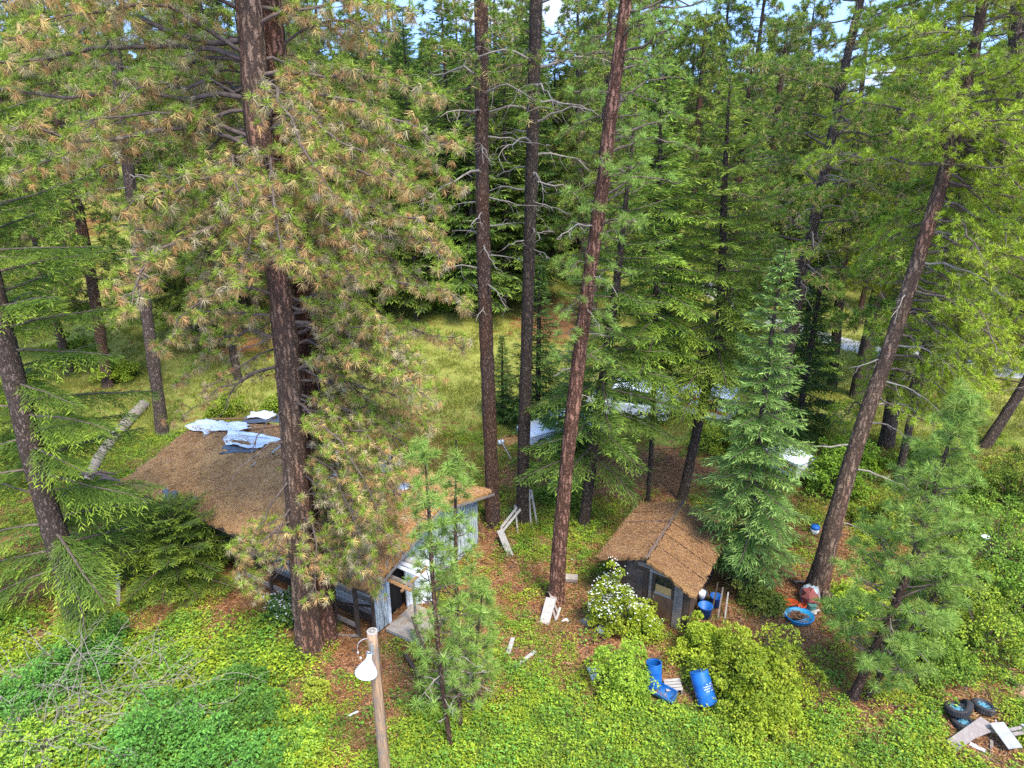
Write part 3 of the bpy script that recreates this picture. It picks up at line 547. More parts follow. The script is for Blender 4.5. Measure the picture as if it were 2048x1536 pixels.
# left fir with hanging sprays
bb = P(157, 1240); l = topup(line_of([(130, 1130), (100, 1040), (62, 900), (22, 740), (-20, 560)], bb.y), 9, 3, .5)
fir('fir_tree', 'large fir at the left edge with drooping lime tipped sprays', bb, l, [.40, .37, .34, .32, .3, .28, .22, .14, .03], 75, 2.0, l[-1][2] - bb.z - .2, 92, 4.1, bm=bark_mid, face=.75, prof=.35, drop=(-.15, -.45), c0=(.11, .20, .03), c1=(.42, .60, .06), tips=.4, sp=.13, ls=.09, kl=.16, kw=.06, hang=.7)
bb = P(-70, 960); l = topup(line_of([(-80, 800), (-95, 600), (-120, 380)], bb.y), 6, 3, .6)
fir('fir_tree', 'bright fir reaching in from outside the left edge behind the leaning one', bb, l, [.3, .28, .24, .2, .15, .08, .02], 79, 2.2, l[-1][2] - bb.z - .2, 70, 4.2, bm=bark_mid, prof=.4, drop=(-.1, -.4), c0=(.12, .20, .03), c1=(.40, .54, .06), tips=.4, sp=.2, ls=.15, kl=.22, kw=.08, hang=.5)
bb = P(355, 1165); l = line_of([(345, 1080), (338, 1010)], bb.y)
fir('fir_tree', 'low bushy fir crowding the left front corner of the house', bb, l, [.08, .06, .02], 76, .4, l[-1][2] - bb.z - .05, 80, 2.6, prof=.4, drop=(.05, -.3), c0=(.11, .20, .03), c1=(.42, .60, .06), tips=.4, sp=.14, ls=.09, kl=.14, kw=.06)
# shared fir shapes for the background
def proto(fn): return fn()
GB = 'background trees of the wood'
O0 = Vector((0, 0, 0))
FIRA = fir('fir_tree', 'dark pointed fir standing behind the straight twin pines', P(1075, 860), [tuple(P(1075, 860) + Vector((0, 0, h))) for h in (4, 8, 9.4)], [.16, .14, .08, .01], 77, .5, 9.2, 90, 2.3, drop=(-.1, -.25), c0=(.06, .13, .025), c1=(.20, .35, .06), sp=.18, ls=.15, kl=.24, kw=.12)
bgl = 'dark fir among the dense background wood'
FIRB = fir('fir_tree', bgl, Vector((-3, 52, terr(-3, 52))), [(-3, 52, 8 + terr(-3, 52)), (-3, 52, 16 + terr(-3, 52)), (-2.9, 52, 20 + terr(-3, 52))], [.26, .2, .1, .02], 78, 2.0, 19.8, 120, 3.6, prof=.65, group=GB, drop=(-.15, -.3), c0=(.09, .15, .025), c1=(.27, .38, .05), sp=.26, ls=.22, kl=.38, kw=.2)
PB = []
for q in range(3):
    rr = np.random.default_rng(90 + q); x = (-12, 6, 22)[q]; y = (58, 50, 62)[q]; z = float(terr(x, y)); hh = (25, 28, 23)[q]
    PB.append(hero_pine('tall pine among the dense background wood', Vector((x, y, z)), [(x + .2 * q, y, z + 8), (x + .4, y, z + 16), (x + .3, y, z + hh)], [.34, .32, .25, .03], (bark_mid, bark_dark, bark_brown)[q], [], TF_BG, 90 + q, 0, 9))
    root = PB[-1]; root['group'] = GB; Pn = np.array([(x, y, z), (x + .2 * q, y, z + 8), (x + .4, y, z + 16), (x + .3, y, z + hh)]); rA = np.array([.34, .32, .25, .05])
    T = []; A = []; SC = []; gw = Geo()
    for (zz, az, Ln, e0, e1) in limbset(rr, z + 4.5, z + hh - .4, 100, 3.9, 1.4, .15, -.25):
        p, r_ = at_z(Pn, rA, zz); pine_limb(rr, gw, limb_curve(rr, p, az, Ln, e0, e1, 5), .04, .42, .9, T, A, SC, per=3, k=3)
    for (zz, az, Ln, e0, e1) in limbset(rr, z + 4, z + 8, 12, 1, 2, 0, -.5):
        p, r_ = at_z(Pn, rA, zz); tube(gw, limb_curve(rr, p, az, Ln, e0, e1, 5), np.linspace(.03, .01, 6), 3, cap=False)
    tag(part('branches', gw, twigm, root, False), kind='stuff'); g = Geo(); add_tufts(g, TF_BG, np.array(T), np.array(A), np.array(SC) * 1.6, rr); tag(part('crown', g, needle, root), kind='stuff')
# scatter the background
rr = random.Random(8); placed = [(-3, 52), (-12, 58), (6, 50), (22, 62)]
fixed = [  # hand read: base pixel, kind, scale, label
 (208, 383, 1, 1.0, 'pine at the edge of the bright left meadow, thicker of the pair'), (226, 384, 0, .8, 'thin pine of the pair at the edge of the bright left meadow'),
 (470, 668, 0, .92, 'leftmost of three dark trunks behind the big front pines'), (494, 662, 1, .85, 'middle of three dark trunks behind the big front pines'), (521, 672, 0, .95, 'rightmost of three dark trunks behind the big front pines'),
 (415, 715, 2, .7, 'small pine slanting left behind the bronze needled boughs')]
for bu, bv, k, sc, lab in fixed:
    p = P(bu, bv); copy_tree(PB[k], p, rr.uniform(0, 6), sc, lab, 'dark trunks beyond the meadow', tilt=(0, R(-3))); placed.append((p.x, p.y))
for bu, bv, sc, lab, src in ((1005, 840, .55, 'small dark fir left of the dark straight trunk', FIRA), (1150, 905, .8, 'fir with low dark boughs between the white vehicle and the red pine', FIRA),
    (1590, 880, 1.1, 'dark fir behind the light green young fir', FIRA)):
    p = P(bu, bv); copy_tree(src, p, rr.uniform(0, 6), sc, lab); placed.append((p.x, p.y))
for q, (bu, bv, sc, lab) in enumerate(((690, 640, .9, 'leftmost dark fir behind the big bronze pine'), (760, 625, 1.05, 'second dark fir behind the big bronze pine'), (835, 640, .85, 'dark fir in the gap left of the straight reddish pine'), (905, 618, 1.1, 'dark fir close behind the straight reddish pine'), (1010, 622, 1.0, 'dark fir seen between the straight twin pines'), (1060, 600, 1.1, 'dark fir just right of the straight dark pine'), (620, 615, .9, 'dark fir right of the three dark trunks'), (20, 470, .8, 'fir at the left edge above the bright meadow'), (110, 400, .9, 'fir left of the pair of trunks on the bright meadow'), (320, 560, .75, 'fir right of the bright left meadow'), (390, 590, .85, 'fir left of the three dark trunks'))):
    p = P(bu, bv); copy_tree(FIRB, p, q * 1.1, sc, lab); placed.append((p.x, p.y))
for q, (bu, bv, sc, lab) in enumerate(((1405, 505, 1.1, 'tall pine closing the sky gap behind the broad light green fir'), (1475, 520, 1.08, 'tall pine left of the open crowned pine, against the sky'), (1560, 500, 1.1, 'tall pine directly behind the open crowned pine'), (1240, 520, 1.1, 'tall pine right of the leaning red pine, far behind'))):
    p = P(bu, bv); copy_tree(PB[q % 3], p, q * 1.7 + 1, sc, lab); placed.append((p.x, p.y))
OPEN = ((800, 800, 170, 120), (1120, 650, 60, 50), (180, 420, 120, 60), (200, 620, 160, 130), (1690, 700, 170, 60), (640, 760, 130, 80), (1270, 800, 260, 110), (2000, 740, 60, 40))
tries = 0; nb = 0
while nb < 190 and tries < 12000:
    tries += 1; y = 40 + 95 * rr.random() ** 1.1; x = rr.uniform(-.85, .85) * y; z = float(terr(x, y)); u, v = proj(x, y, z)
    if any(((u - a) / ra) ** 2 + ((v - b_) / rb) ** 2 < 1 for a, b_, ra, rb in OPEN): continue
    md = 2.8 if y < 75 else 3.5
    if any((x - a) ** 2 + (y - b_) ** 2 < md * md for a, b_ in placed): continue
    skyw = 1440 < u < 1880 and y < 100
    if skyw and rr.random() < .25: continue
    isf = rr.random() < (.55 if 650 < u < 1350 else .32)
    hs = rr.uniform(.7, 1.05) * (.88 if skyw else 1) * (.96 if 1090 < u < 1260 else 1)
    zone = 'at the far left' if u < 350 else 'left of centre, behind the bronze pine' if u < 800 else 'behind the straight twin pines' if u < 1150 else 'behind the shed firs' if u < 1500 else 'behind the open crowned pine' if u < 1800 else 'at the far right'
    row = 'front row' if y < 58 else 'mid distance' if y < 85 else 'farthest'
    if isf: copy_tree(FIRB, (x, y, z), rr.uniform(0, 6.28), hs, '%s fir, %s' % (row, zone), GB, tilt=(rr.gauss(0, .02), rr.gauss(0, .02)))
    else: kq = rr.randrange(3); copy_tree(PB[kq], (x, y, z), rr.uniform(0, 6.28), hs, '%s pine with %s trunk, %s' % (row, ('grey', 'dark', 'reddish')[kq], zone), GB, tilt=(rr.gauss(0, .03), rr.gauss(0, .03)))
    placed.append((x, y)); nb += 1
n2 = 0
while n2 < 46:
    y = rr.uniform(50, 100); x = rr.uniform(-.8, .8) * y; z = float(terr(x, y)); u, v = proj(x, y, z)
    if any(((u - a) / ra) ** 2 + ((v - b_) / rb) ** 2 < .8 for a, b_, ra, rb in OPEN) or any((x - a) ** 2 + (y - b_) ** 2 < 3 for a, b_ in placed): continue
    zone = 'at the far left' if u < 350 else 'left of centre' if u < 800 else 'behind the straight twin pines' if u < 1150 else 'behind the shed firs' if u < 1500 else 'behind the open crowned pine' if u < 1800 else 'at the far right'
    copy_tree(FIRA, (x, y, z), rr.uniform(0, 6.28), rr.uniform(.5, 1.2), 'young fir in the undergrowth of the background wood, ' + zone, 'young firs in the undergrowth'); placed.append((x, y)); n2 += 1
# far woods: one mass
def gn_scatter(name, mesh, pts, scl, rotz, label, cat, m=None):
    src = bpy.data.objects.new(name + '_source', mesh)
    me = bpy.data.meshes.new(name); me.vertices.add(len(pts)); me.vertices.foreach_set('co', np.asarray(pts, np.float32).ravel())
    a = me.attributes.new('scl', 'FLOAT', 'POINT'); a.data.foreach_set('value', np.asarray(scl, np.float32))
    a = me.attributes.new('rot', 'FLOAT_VECTOR', 'POINT'); a.data.foreach_set('vector', np.asarray(rotz, np.float32).ravel())
    o = link(name, me); ng = bpy.data.node_groups.new(name, 'GeometryNodeTree'); ng.interface.new_socket('Geometry', in_out='INPUT', socket_type='NodeSocketGeometry'); ng.interface.new_socket('Geometry', in_out='OUTPUT', socket_type='NodeSocketGeometry')
    N = ng.nodes.new; gi = N('NodeGroupInput'); go = N('NodeGroupOutput'); ip = N('GeometryNodeInstanceOnPoints'); oi = N('GeometryNodeObjectInfo'); oi.inputs['Object'].default_value = src
    a1 = N('GeometryNodeInputNamedAttribute'); a1.data_type = 'FLOAT'; a1.inputs[0].default_value = 'scl'; a2 = N('GeometryNodeInputNamedAttribute'); a2.data_type = 'FLOAT_VECTOR'; a2.inputs[0].default_value = 'rot'
    K = ng.links.new; K(gi.outputs[0], ip.inputs['Points']); K(oi.outputs['Geometry'], ip.inputs['Instance']); K(a1.outputs[0], ip.inputs['Scale']); K(a2.outputs[0], ip.inputs['Rotation']); K(ip.outputs[0], go.inputs[0])
    md = o.modifiers.new('scatter', 'NODES'); md.node_group = ng
    return tag(o, label, cat, kind='stuff')
rg = np.random.default_rng(31)
g = Geo()
n = 1500; hh = rg.uniform(0, 1, n) ** 1.3; th = rg.uniform(0, 6.28, n); rad = (1 - hh) ** .8 * 3.3 * rg.uniform(.5, 1, n) + .15
pp = np.stack((rad * np.cos(th), rad * np.sin(th), 1.2 + hh * 18.8), 1); ff = np.stack((np.cos(th), np.sin(th), rg.uniform(-.6, .3, n)), 1)
add_kites(g, pp, ff, np.tile((0, 0, 1.), (n, 1)) + rg.normal(0, .4, (n, 3)), rg.uniform(1, 2.0, n), rg.uniform(.35, .7, n), np.array((.10, .16, .04)) * rg.uniform(.6, 1.8, (n, 1)))
tube(g, ((0, 0, -1), (0, 0, 19)), (.3, .03), 5, col=(.1, .07, .05))
fm = g.mesh('far_tree', leaf)
n = 1500; y = 125 + 420 * rg.uniform(0, 1, n) ** 1.2; x = rg.uniform(-.9, .9, n) * y; z = terr(x, y) - .3
gn_scatter('far_woods', fm, np.stack((x, y, z), 1), rg.uniform(.6, 1.1, n) * np.where((x / y > .25) & (x / y < .75), .75, 1) , np.stack((x * 0, x * 0, rg.uniform(0, 6, n)), 1), 'far wooded rise closing the view below the sky', 'woods')

# ------------------------------------------------------------------ ground cover
def weed_mesh(name, seed, n=64, r=.25, h=.24, l=(.032, .072), c0=(.07, .15, .02), c1=(.22, .34, .04)):
    rg = np.random.default_rng(seed); g = Geo(); a = rg.uniform(0, 6.28, n); q = np.sqrt(rg.uniform(0, 1, n)) * r
    p = np.stack((q * np.cos(a), q * np.sin(a), h * (1 - (q / r) ** 2) * rg.uniform(.35, 1, n) + .02), 1); f = np.stack((np.cos(a + rg.normal(0, .8, n)), np.sin(a + rg.normal(0, .8, n)), rg.uniform(-.4, .5, n)), 1)
    k = rg.uniform(0, 1, (n, 1)); ll = rg.uniform(*l, n)
    add_kites(g, p, f, np.tile((0, 0, 1.), (n, 1)) + rg.normal(0, .3, (n, 3)), ll, ll * .62, np.array(c0) * (1 - k) + np.array(c1) * k)
    for i in range(6): tube(g, ((0, 0, -.03), p[i]), (.006, .003), 3, cap=False, col=(.2, .16, .06))
    return g.mesh(name, leaf)
def grass_mesh(name, seed, n=46, r=.3, h=.2, c0=(.16, .22, .03), c1=(.38, .38, .10)):
    rg = np.random.default_rng(seed); g = Geo(); a = rg.uniform(0, 6.28, n); q = np.sqrt(rg.uniform(0, 1, n)) * r
    p = np.stack((q * np.cos(a), q * np.sin(a), 0 * q - .02), 1); f = np.stack((rg.normal(0, .5, n), rg.normal(0, .5, n), np.ones(n)), 1); k = rg.uniform(0, 1, (n, 1)); ll = rg.uniform(.5, 1.1, n) * h
    add_kites(g, p, f, rg.normal(0, 1, (n, 3)), ll, np.full(n, .022), np.array(c0) * (1 - k) + np.array(c1) * k, .1); return g.mesh(name, leaf)
def litter_mesh(name, seed, n=90, r=.5):
    rg = np.random.default_rng(seed); g = Geo(); q = np.sqrt(rg.uniform(0, 1, n)) * r; a = rg.uniform(0, 6.28, n); p = np.stack((q * np.cos(a), q * np.sin(a), rg.uniform(.0, .05, n)), 1); f = np.stack((rg.normal(0, 1, n), rg.normal(0, 1, n), rg.normal(0, .12, n)), 1)
    cs = np.array(((.40, .20, .075), (.30, .14, .055), (.20, .09, .04), (.46, .28, .13), (.11, .06, .04)))[rg.integers(0, 5, n)]
    add_kites(g, p, f, np.tile((0, 0, 1.), (n, 1)), rg.uniform(.1, .2, n), rg.uniform(.012, .028, n), cs, .1); return g.mesh(name, litterm)
rg = np.random.default_rng(33)
HC = Vector((-4.4, 17.5, 0)); HU = Vector((-.862, .508, 0)).normalized(); HW = Vector((-HU.y, HU.x, 0)) * (1 if -HU.y > 0 else -1); HW = Vector((.508, .862, 0)).normalized(); HL = 13.3; HWd = 7.1
def in_house(x, y, mgn=.4):
    dx = x - HC.x; dy = y - HC.y; a = dx * HU.x + dy * HU.y; b_ = dx * HW.x + dy * HW.y; return (a > mgn) & (a < HL - mgn) & (b_ > mgn) & (b_ < HWd - mgn)
SC0 = Vector((2.93, 19.91, 0)); SU = Vector((2.98, -2.03, 0)).normalized(); SW = Vector((2.03, 3.49, 0)).normalized(); SL = 3.6; SD = 4.15
def in_shed(x, y, mgn=.2):
    dx = x - SC0.x; dy = y - SC0.y; a = dx * SU.x + dy * SU.y; b_ = dx * SW.x + dy * SW.y; return (a > mgn) & (a < SL - mgn) & (b_ > mgn) & (b_ < SD)
def scatter_xy(n, y0, y1, pw=1.0):
    y = y0 + (y1 - y0) * rg.uniform(0, 1, n) ** pw; x = rg.uniform(-.98, .98, n) * (y * .86 + 3); k = ~(in_house(x, y) | in_shed(x, y)); return x[k], y[k]
def eul(n, t=.15): return np.stack((rg.normal(0, t, n), rg.normal(0, t, n), rg.uniform(0, 6.28, n)), 1)
KEEP = [(P(u, v).x, P(u, v).y, r) for u, v, r in ((1598, 1236, .8), (1308, 1375, .4), (1318, 1390, .6), (1405, 1400, .5), (1908, 1430, .5), (1930, 1440, .5), (1961, 1418, .5), (1965, 1485, 1.1), (1187, 1350, .25), (1175, 1245, .4), (1095, 1225, .4), (1018, 1295, .3), (1052, 1320, .3), (1560, 1210, .4), (1640, 1200, .7), (705, 1432, .2), (820, 1225, 1.0))]
def clear(x, y, k):
    for a, b_, r in KEEP: k &= (x - a) ** 2 + (y - b_) ** 2 > r * r
    return k
for q, (nm, sd, cc0, cc1) in enumerate((('weeds', 1, (.12, .23, .02), (.36, .50, .04)), ('weeds', 2, (.09, .20, .025), (.24, .44, .05)), ('weeds', 3, (.2, .3, .02), (.48, .58, .05)))):
    x, y = scatter_xy(10500, 7.5, 34, .9); G = greenness(x, y) * .9 + 1.0 * (pn(x, y, 1.3, q) - .5) + .5 * (pn(x, y, 3.3, q + 3) - .5)
    k = clear(x, y, G + rg.normal(0, .1, len(x)) > .55); x, y = x[k], y[k]; z = terr(x, y)
    s = rg.uniform(.38, 1.0, len(x)) ** 1.3 * 1.55; u, v = proj(x, y, z); s = s * np.where((u < 620) & (v > 1250), 1.5, 1) * np.where(v > 1420, 1.15, 1)
    gn_scatter(nm, weed_mesh(nm + '_plant', sd, c0=cc0, c1=cc1), np.stack((x, y, z), 1), s, eul(len(x)), ('bright green leafy weeds spread over the forest floor', 'deeper green leafy weeds mixed over the forest floor', 'yellow green leafy weeds dotted over the forest floor')[q], 'weeds')
for q, (y0, y1, n, r) in enumerate(((8, 26, 6500, 1.15), (25, 75, 14000, 2.0))):
    x, y = scatter_xy(n, y0, y1, 1.1); G = greenness(x, y); nn = pn(x, y, .8, 5)
    k = clear(x, y, (nn + .3 * G > .55) if q == 0 else (nn > .25)); x, y = x[k], y[k]; z = terr(x, y)
    u, v = proj(x, y, z); k = ~((((u - 1260) / 190) ** 2 + ((v - 950) / 55) ** 2 < 1) | (((u - 1110) / 80) ** 2 + ((v - 640) / 40) ** 2 < 1)); x, y, z = x[k], y[k], z[k]
    gn_scatter('grass', grass_mesh('grass_clump', 5 + q, 40, .3, .16, *(((.14, .22, .03), (.34, .36, .08)) if q == 0 else ((.17, .22, .03), (.33, .32, .075)))), np.stack((x, y, z), 1), rg.uniform(.6, 1.2, len(x)) * r, eul(len(x)), ('short grass growing among the weeds in front', 'yellow green grass of the meadow behind the house')[q], 'grass')
x, y = scatter_xy(7000, 7.5, 32); k = greenness(x, y) < .75; x, y = x[k], y[k]; z = terr(x, y)
gn_scatter('needle_litter', litter_mesh('litter_patch', 9), np.stack((x, y, z), 1), rg.uniform(.7, 1.3, len(x)), eul(len(x), .06), 'orange brown fallen needles covering the open soil', 'needles')

# ------------------------------------------------------------------ shrubs
def shrub_geo(seed, n=9000, r=1.0, h=1.0, l=(.06, .11), c0=(.08, .16, .02), c1=(.26, .38, .045), clumps=80, flowers=0):
    rg = np.random.default_rng(seed); g = Geo(); gs = Geo(); C = []
    for i in range(clumps):
        a = rg.uniform(0, 6.28); e = math.asin(rg.uniform(-.1, 1)); k = rg.uniform(.45, 1.05) * (1 + .22 * math.sin(3 * a + seed) + .12 * math.sin(7 * a + 2 * seed)) + (rg.uniform(0, .3) if i % 9 == 0 else 0); C.append((r * k * math.cos(e) * math.cos(a), r * k * math.cos(e) * math.sin(a), h * (.18 + .82 * k * max(0, math.sin(e)))))
    C = np.array(C); ci = rg.integers(0, clumps, n); d = rg.normal(0, 1, (n, 3)); d /= np.linalg.norm(d, axis=1)[:, None]
    rad = rg.uniform(.5, 1, n) ** .5 * rg.uniform(.10, .36, clumps)[ci] * r ** .5; d[:, 2] = np.abs(d[:, 2]) * .9 - .25; p = C[ci] + d * rad[:, None]; p[:, 2] = np.maximum(p[:, 2], .02)
    f = d * .7 + rg.normal(0, .6, (n, 3)); f[:, 2] -= .1; k = np.clip(rg.uniform(0, .8, (n, 1)) + .5 * (rg.uniform(0, 1, clumps)[ci][:, None] - .4), 0, 1); ll = rg.uniform(*l, n)
    add_kites(g, p, f, np.tile((0, 0, 1.), (n, 1)) + rg.normal(0, .35, (n, 3)), ll, ll * .62, np.array(c0) * (1 - k) + np.array(c1) * k)
    for i in range(clumps): 
        b_ = C[i] * (.12, .12, 0); mid = (C[i] + b_) / 2 * (.8, .8, 1.0); tube(gs, (b_, mid, C[i]), (.02, .014, .006), 4, cap=False)
    gf = None
    if flowers:
        gf = Geo(); top = C[C[:, 2] > h * .3]; ci = rg.integers(0, len(top), flowers); d = rg.normal(0, 1, (flowers, 3)); d /= np.linalg.norm(d, axis=1)[:, None]; d[:, 2] = abs(d[:, 2]); p = top[ci] + d * .3 * r ** .5
        for s_ in range(3): add_kites(gf, p, rg.normal(0, 1, (flowers, 3)) * (1, 1, .2), d, np.full(flowers, .042), np.full(flowers, .038), np.tile((.8, .8, .72), (flowers, 1)))
    return g, gs, gf
def shrub(label, u, v, r, h, seed, name='shrub', ox=0, oy=0, group=None, squish=1, **kw):
    b = P(u, v); root = thing(name, label, 'bush', b, group); g, gs, gf = shrub_geo(seed, r=r, h=h, **kw)
    part('stems', gs, twigm, root, world=False); tag(part('foliage', g, leaf, root, world=False), kind='stuff')
    if gf: tag(part('blossoms', gf, leaf, root, world=False), kind='stuff')
    root.scale = (1, squish, 1); return root
LIME = dict(c0=(.16, .27, .02), c1=(.48, .60, .05))
shrub('big round lime green bush in front of the shed', 1500, 1395, 1.6, 2.0, 101, n=17000, clumps=150, **LIME)
shrub('lime green bush lobe hanging over the lettered blue barrel', 1402, 1315, .8, 1.4, 102, n=6500, clumps=70, **LIME)
shrub('lower right skirt bush of the big lime green one', 1520, 1440, 1.0, .9, 103, n=6000, clumps=70, **LIME)
shrub('bush crowded with white blossoms at the left wall of the shed', 1222, 1262, .7, 2.3, 104, n=6500, clumps=80, flowers=520, name='flowering_shrub', **LIME)
shrub('white flowered bush stretching below the shed door', 1285, 1268, .65, 1.1, 105, n=4200, clumps=55, flowers=60, name='flowering_shrub', **LIME)
shrub('tall leafy bush left of the upright blue barrel', 1243, 1385, .85, 1.5, 106, n=7000, clumps=80, c0=(.12, .22, .02), c1=(.40, .52, .05))
shrub('small yellow green bush beside the orange sled', 1520, 1215, .75, 1.2, 107, n=4500, clumps=60, c0=(.12, .18, .025), c1=(.34, .40, .07))
shrub('bright bush at the foot of the leaning giant, left one of two', 1705, 1225, .85, 1.0, 108, n=5200, clumps=60, **LIME)
shrub('yellowish bush right of the one at the leaning giant', 1770, 1240, .85, 1.1, 109, n=5200, clumps=60, c0=(.16, .2, .02), c1=(.42, .46, .05))
shrub('tall fresh green bush behind the leaning giant', 1655, 985, 1.3, 2.0, 110, n=6500, clumps=80, l=(.09, .15), c0=(.09, .19, .02), c1=(.26, .42, .04))
shrub('dark leaved bush with white blossoms left of the big front pine', 572, 1235, .6, 1.1, 111, n=3800, clumps=45, flowers=260, name='flowering_shrub', c0=(.04, .10, .02), c1=(.14, .26, .05))
shrub('green bush growing up through the front eave of the house', 428, 1120, .7, 2.6, 112, n=5200, clumps=60, c0=(.06, .14, .03), c1=(.25, .38, .06))
shrub('yellow leaved sprig at the foot of the big front pine', 632, 1395, .35, .7, 113, n=1200, clumps=24, c0=(.2, .26, .03), c1=(.45, .5, .06))
for q, (u, v, r, h, lab) in enumerate(((1960, 1300, 1.5, 2.0, 'dark green thicket above the sandy path'), (2040, 1240, 1.6, 2.2, 'green thicket at the right edge above the path'), (1990, 1120, 1.8, 2.4, 'green thicket around the small white scrap at the right'), (1900, 1200, 1.4, 1.8, 'thicket behind the bushy leaning young pine'),
        (2030, 1010, 1.7, 2.2, 'yellow green thicket under the hard leaning dark pine'), (1900, 1000, 1.4, 1.6, 'leafy thicket beyond the top of the bushy young pine'), (1760, 1060, 1.1, 1.3, 'dark bush right of the leaning giant'), (1860, 1330, 1.2, 1.5, 'light green bush behind the pile of tires'), (1480, 900, 1.2, 1.4, 'green bush beyond the young fir and shed'),
        (1425, 900, 1.4, 1.5, 'green bush between the shed trees and the trailer'), (1120, 1000, 1.0, .7, 'low green brush between the straight dark pine and the leaning red one'))):
    shrub(lab, u, v, r, h, 120 + q, n=6500, clumps=85, l=(.07, .12), c0=(.06, .14, .02), c1=(.32, .48, .05) if q % 3 else (.44, .56, .05), group='thickets and brush')
for q, (u, v, r, h, lab) in enumerate(((330, 1500, 1.6, 1.3, 'blue green leafy bush in the bottom left corner, widest one'), (470, 1440, 1.3, 1.0, 'blue green bush between the bare twigs and the brown clearing'), (200, 1330, 1.2, 1.1, 'blue green bush under the bare grey twigs'), (60, 1420, 1.3, 1.1, 'green bush in the bare twig tangle at the left edge'),
        (560, 1530, 1.0, .7, 'low green bush at the bottom beside the lamp pole'), (60, 1540, 1.3, .9, 'yellow green bush in the bottom left corner'), (430, 1560, 1.5, 1.1, 'green bush cut by the bottom edge'))):
    shrub(lab, u, v, r, h, 140 + q, n=9000, clumps=95, c0=(.06, .17, .03), c1=(.18, .46, .07) if q not in (4, 5) else (.42, .56, .05), group='bushes in the bottom left corner')
# background brush on the meadow edge
mset = []
for q, (u, v, s, lab) in enumerate(((60, 640, 1.6, 'green'), (150, 720, 1.3, 'a'), (240, 760, 1.1, 'a'), (40, 800, 1.2, 'a'), (450, 830, .9, 'a'), (560, 830, .9, 'a'), (640, 620, 1.3, 'a'), (760, 600, 1.5, 'a'), (900, 620, 1.3, 'a'), (1180, 560, 1.5, 'a'), (1700, 930, 1.1, 'a'), (1850, 950, 1.2, 'a'), (1010, 600, 1.4, 'a'), (1330, 700, 1.3, 'a'), (150, 540, 1.8, 'a'), (330, 560, 1.6, 'a'), (620, 760, .8, 'a'))):
    if q == 0: src = shrub('leafy brush on the meadow edge behind the house', u, v, 1.1, 1.2, 160, n=4200, clumps=55, l=(.1, .17), c0=(.11, .2, .02), c1=(.4, .55, .05), group='brush on the meadow edge'); src.scale = (s, s, s)
    else: copy_tree(src, P(u, v), q * 1.3, s, 'leafy brush on the meadow edge, ' + ('at the left edge' if u < 100 else 'by the slender brown pine' if u < 300 else 'behind the long roof' if u < 600 else 'behind the big bronze pine' if u < 800 else 'behind the straight twin pines' if u < 1100 else 'behind the shed firs' if u < 1500 else 'right of the young fir') + (', far back' if v < 650 else ', nearer the buildings'))
# bare twig tangle, lower left
rg = np.random.default_rng(44)
for q, (u, v, n, h, lab) in enumerate(((130, 1390, 60, 2.0, 'bare grey twig tangle over the green bushes, upper one'), (90, 1500, 80, 1.8, 'bare grey twig tangle in the bottom left corner, lower one'), (300, 1400, 34, 1.6, 'thin bare twigs leaning over the blue green bush'))):
    b = P(u, v); root = thing('bare_shrub', lab, 'bush', b, 'bare twig tangles')
    for i in range(n):
        gw = Geo(); a = rg.uniform(0, 6.28); p0 = np.array((rg.normal(0, .8), rg.normal(0, .5), 0)); e = rg.uniform(.5, 1.4); c = limb_curve(rg, p0, a, h * rg.uniform(.8, 1.7), e, rg.uniform(-1.0, .1), 8, .16); tube(gw, c, np.linspace(.013, .004, 9), 4, cap=False)
        for k in range(3):
            jj = rg.integers(3, 8); tube(gw, limb_curve(rg, c[jj], a + rg.normal(0, 1), rg.uniform(.3, .8), rg.uniform(-.6, .8), rg.uniform(-.8, .2), 4, .2), np.linspace(.007, .003, 5), 3, cap=False)
        part('twig', gw, deadm, root, world=False)
# ------------------------------------------------------------------ house
oldwood = simple('old_wood', (.30, .25, .21), (.14, .11, .09), 7, .9, .4, (1, 1, 6))
greywood = simple('grey_wood', (.46, .42, .38), (.26, .23, .20), 6, .9, .4, (1, 5, 5))
darkwood = simple('dark_wood', (.105, .066, .045), (.045, .029, .02), 7, .85, .4, (2, 2, .6))
paint = simple('peeling_paint', (.62, .69, .72), (.07, .075, .08), 9, .8, .5, (1.6, 1.6, .22), det=8)
white = simple('white_paint', (.80, .80, .82), (.66, .68, .71), 5, .6, .15, dirt=(.30, .28, .26))
whitec = simple('white_tarp', (.84, .84, .83), (.70, .70, .70), 3, .55, .3, dirt=(.55, .56, .6))
slate = simple('dark_tarp', (.13, .15, .19), (.07, .08, .10), 5, .6, .4)
concrete = simple('concrete', (.38, .33, .28), (.26, .22, .18), 5, .9, .3, dirt=(.24, .15, .09))
rust = simple('rusty_wood', (.42, .24, .11), (.24, .12, .05), 7, .8, .3, (3, 3, .8))
tin = simple('tin', (.55, .58, .60), (.35, .37, .38), 7, .45, .2, metal=.7)
black = simple('shade_black', (.012, .011, .01), (.008, .007, .006), 4, .9, 0)  # near black colour painted as shade in interiors and rim holes
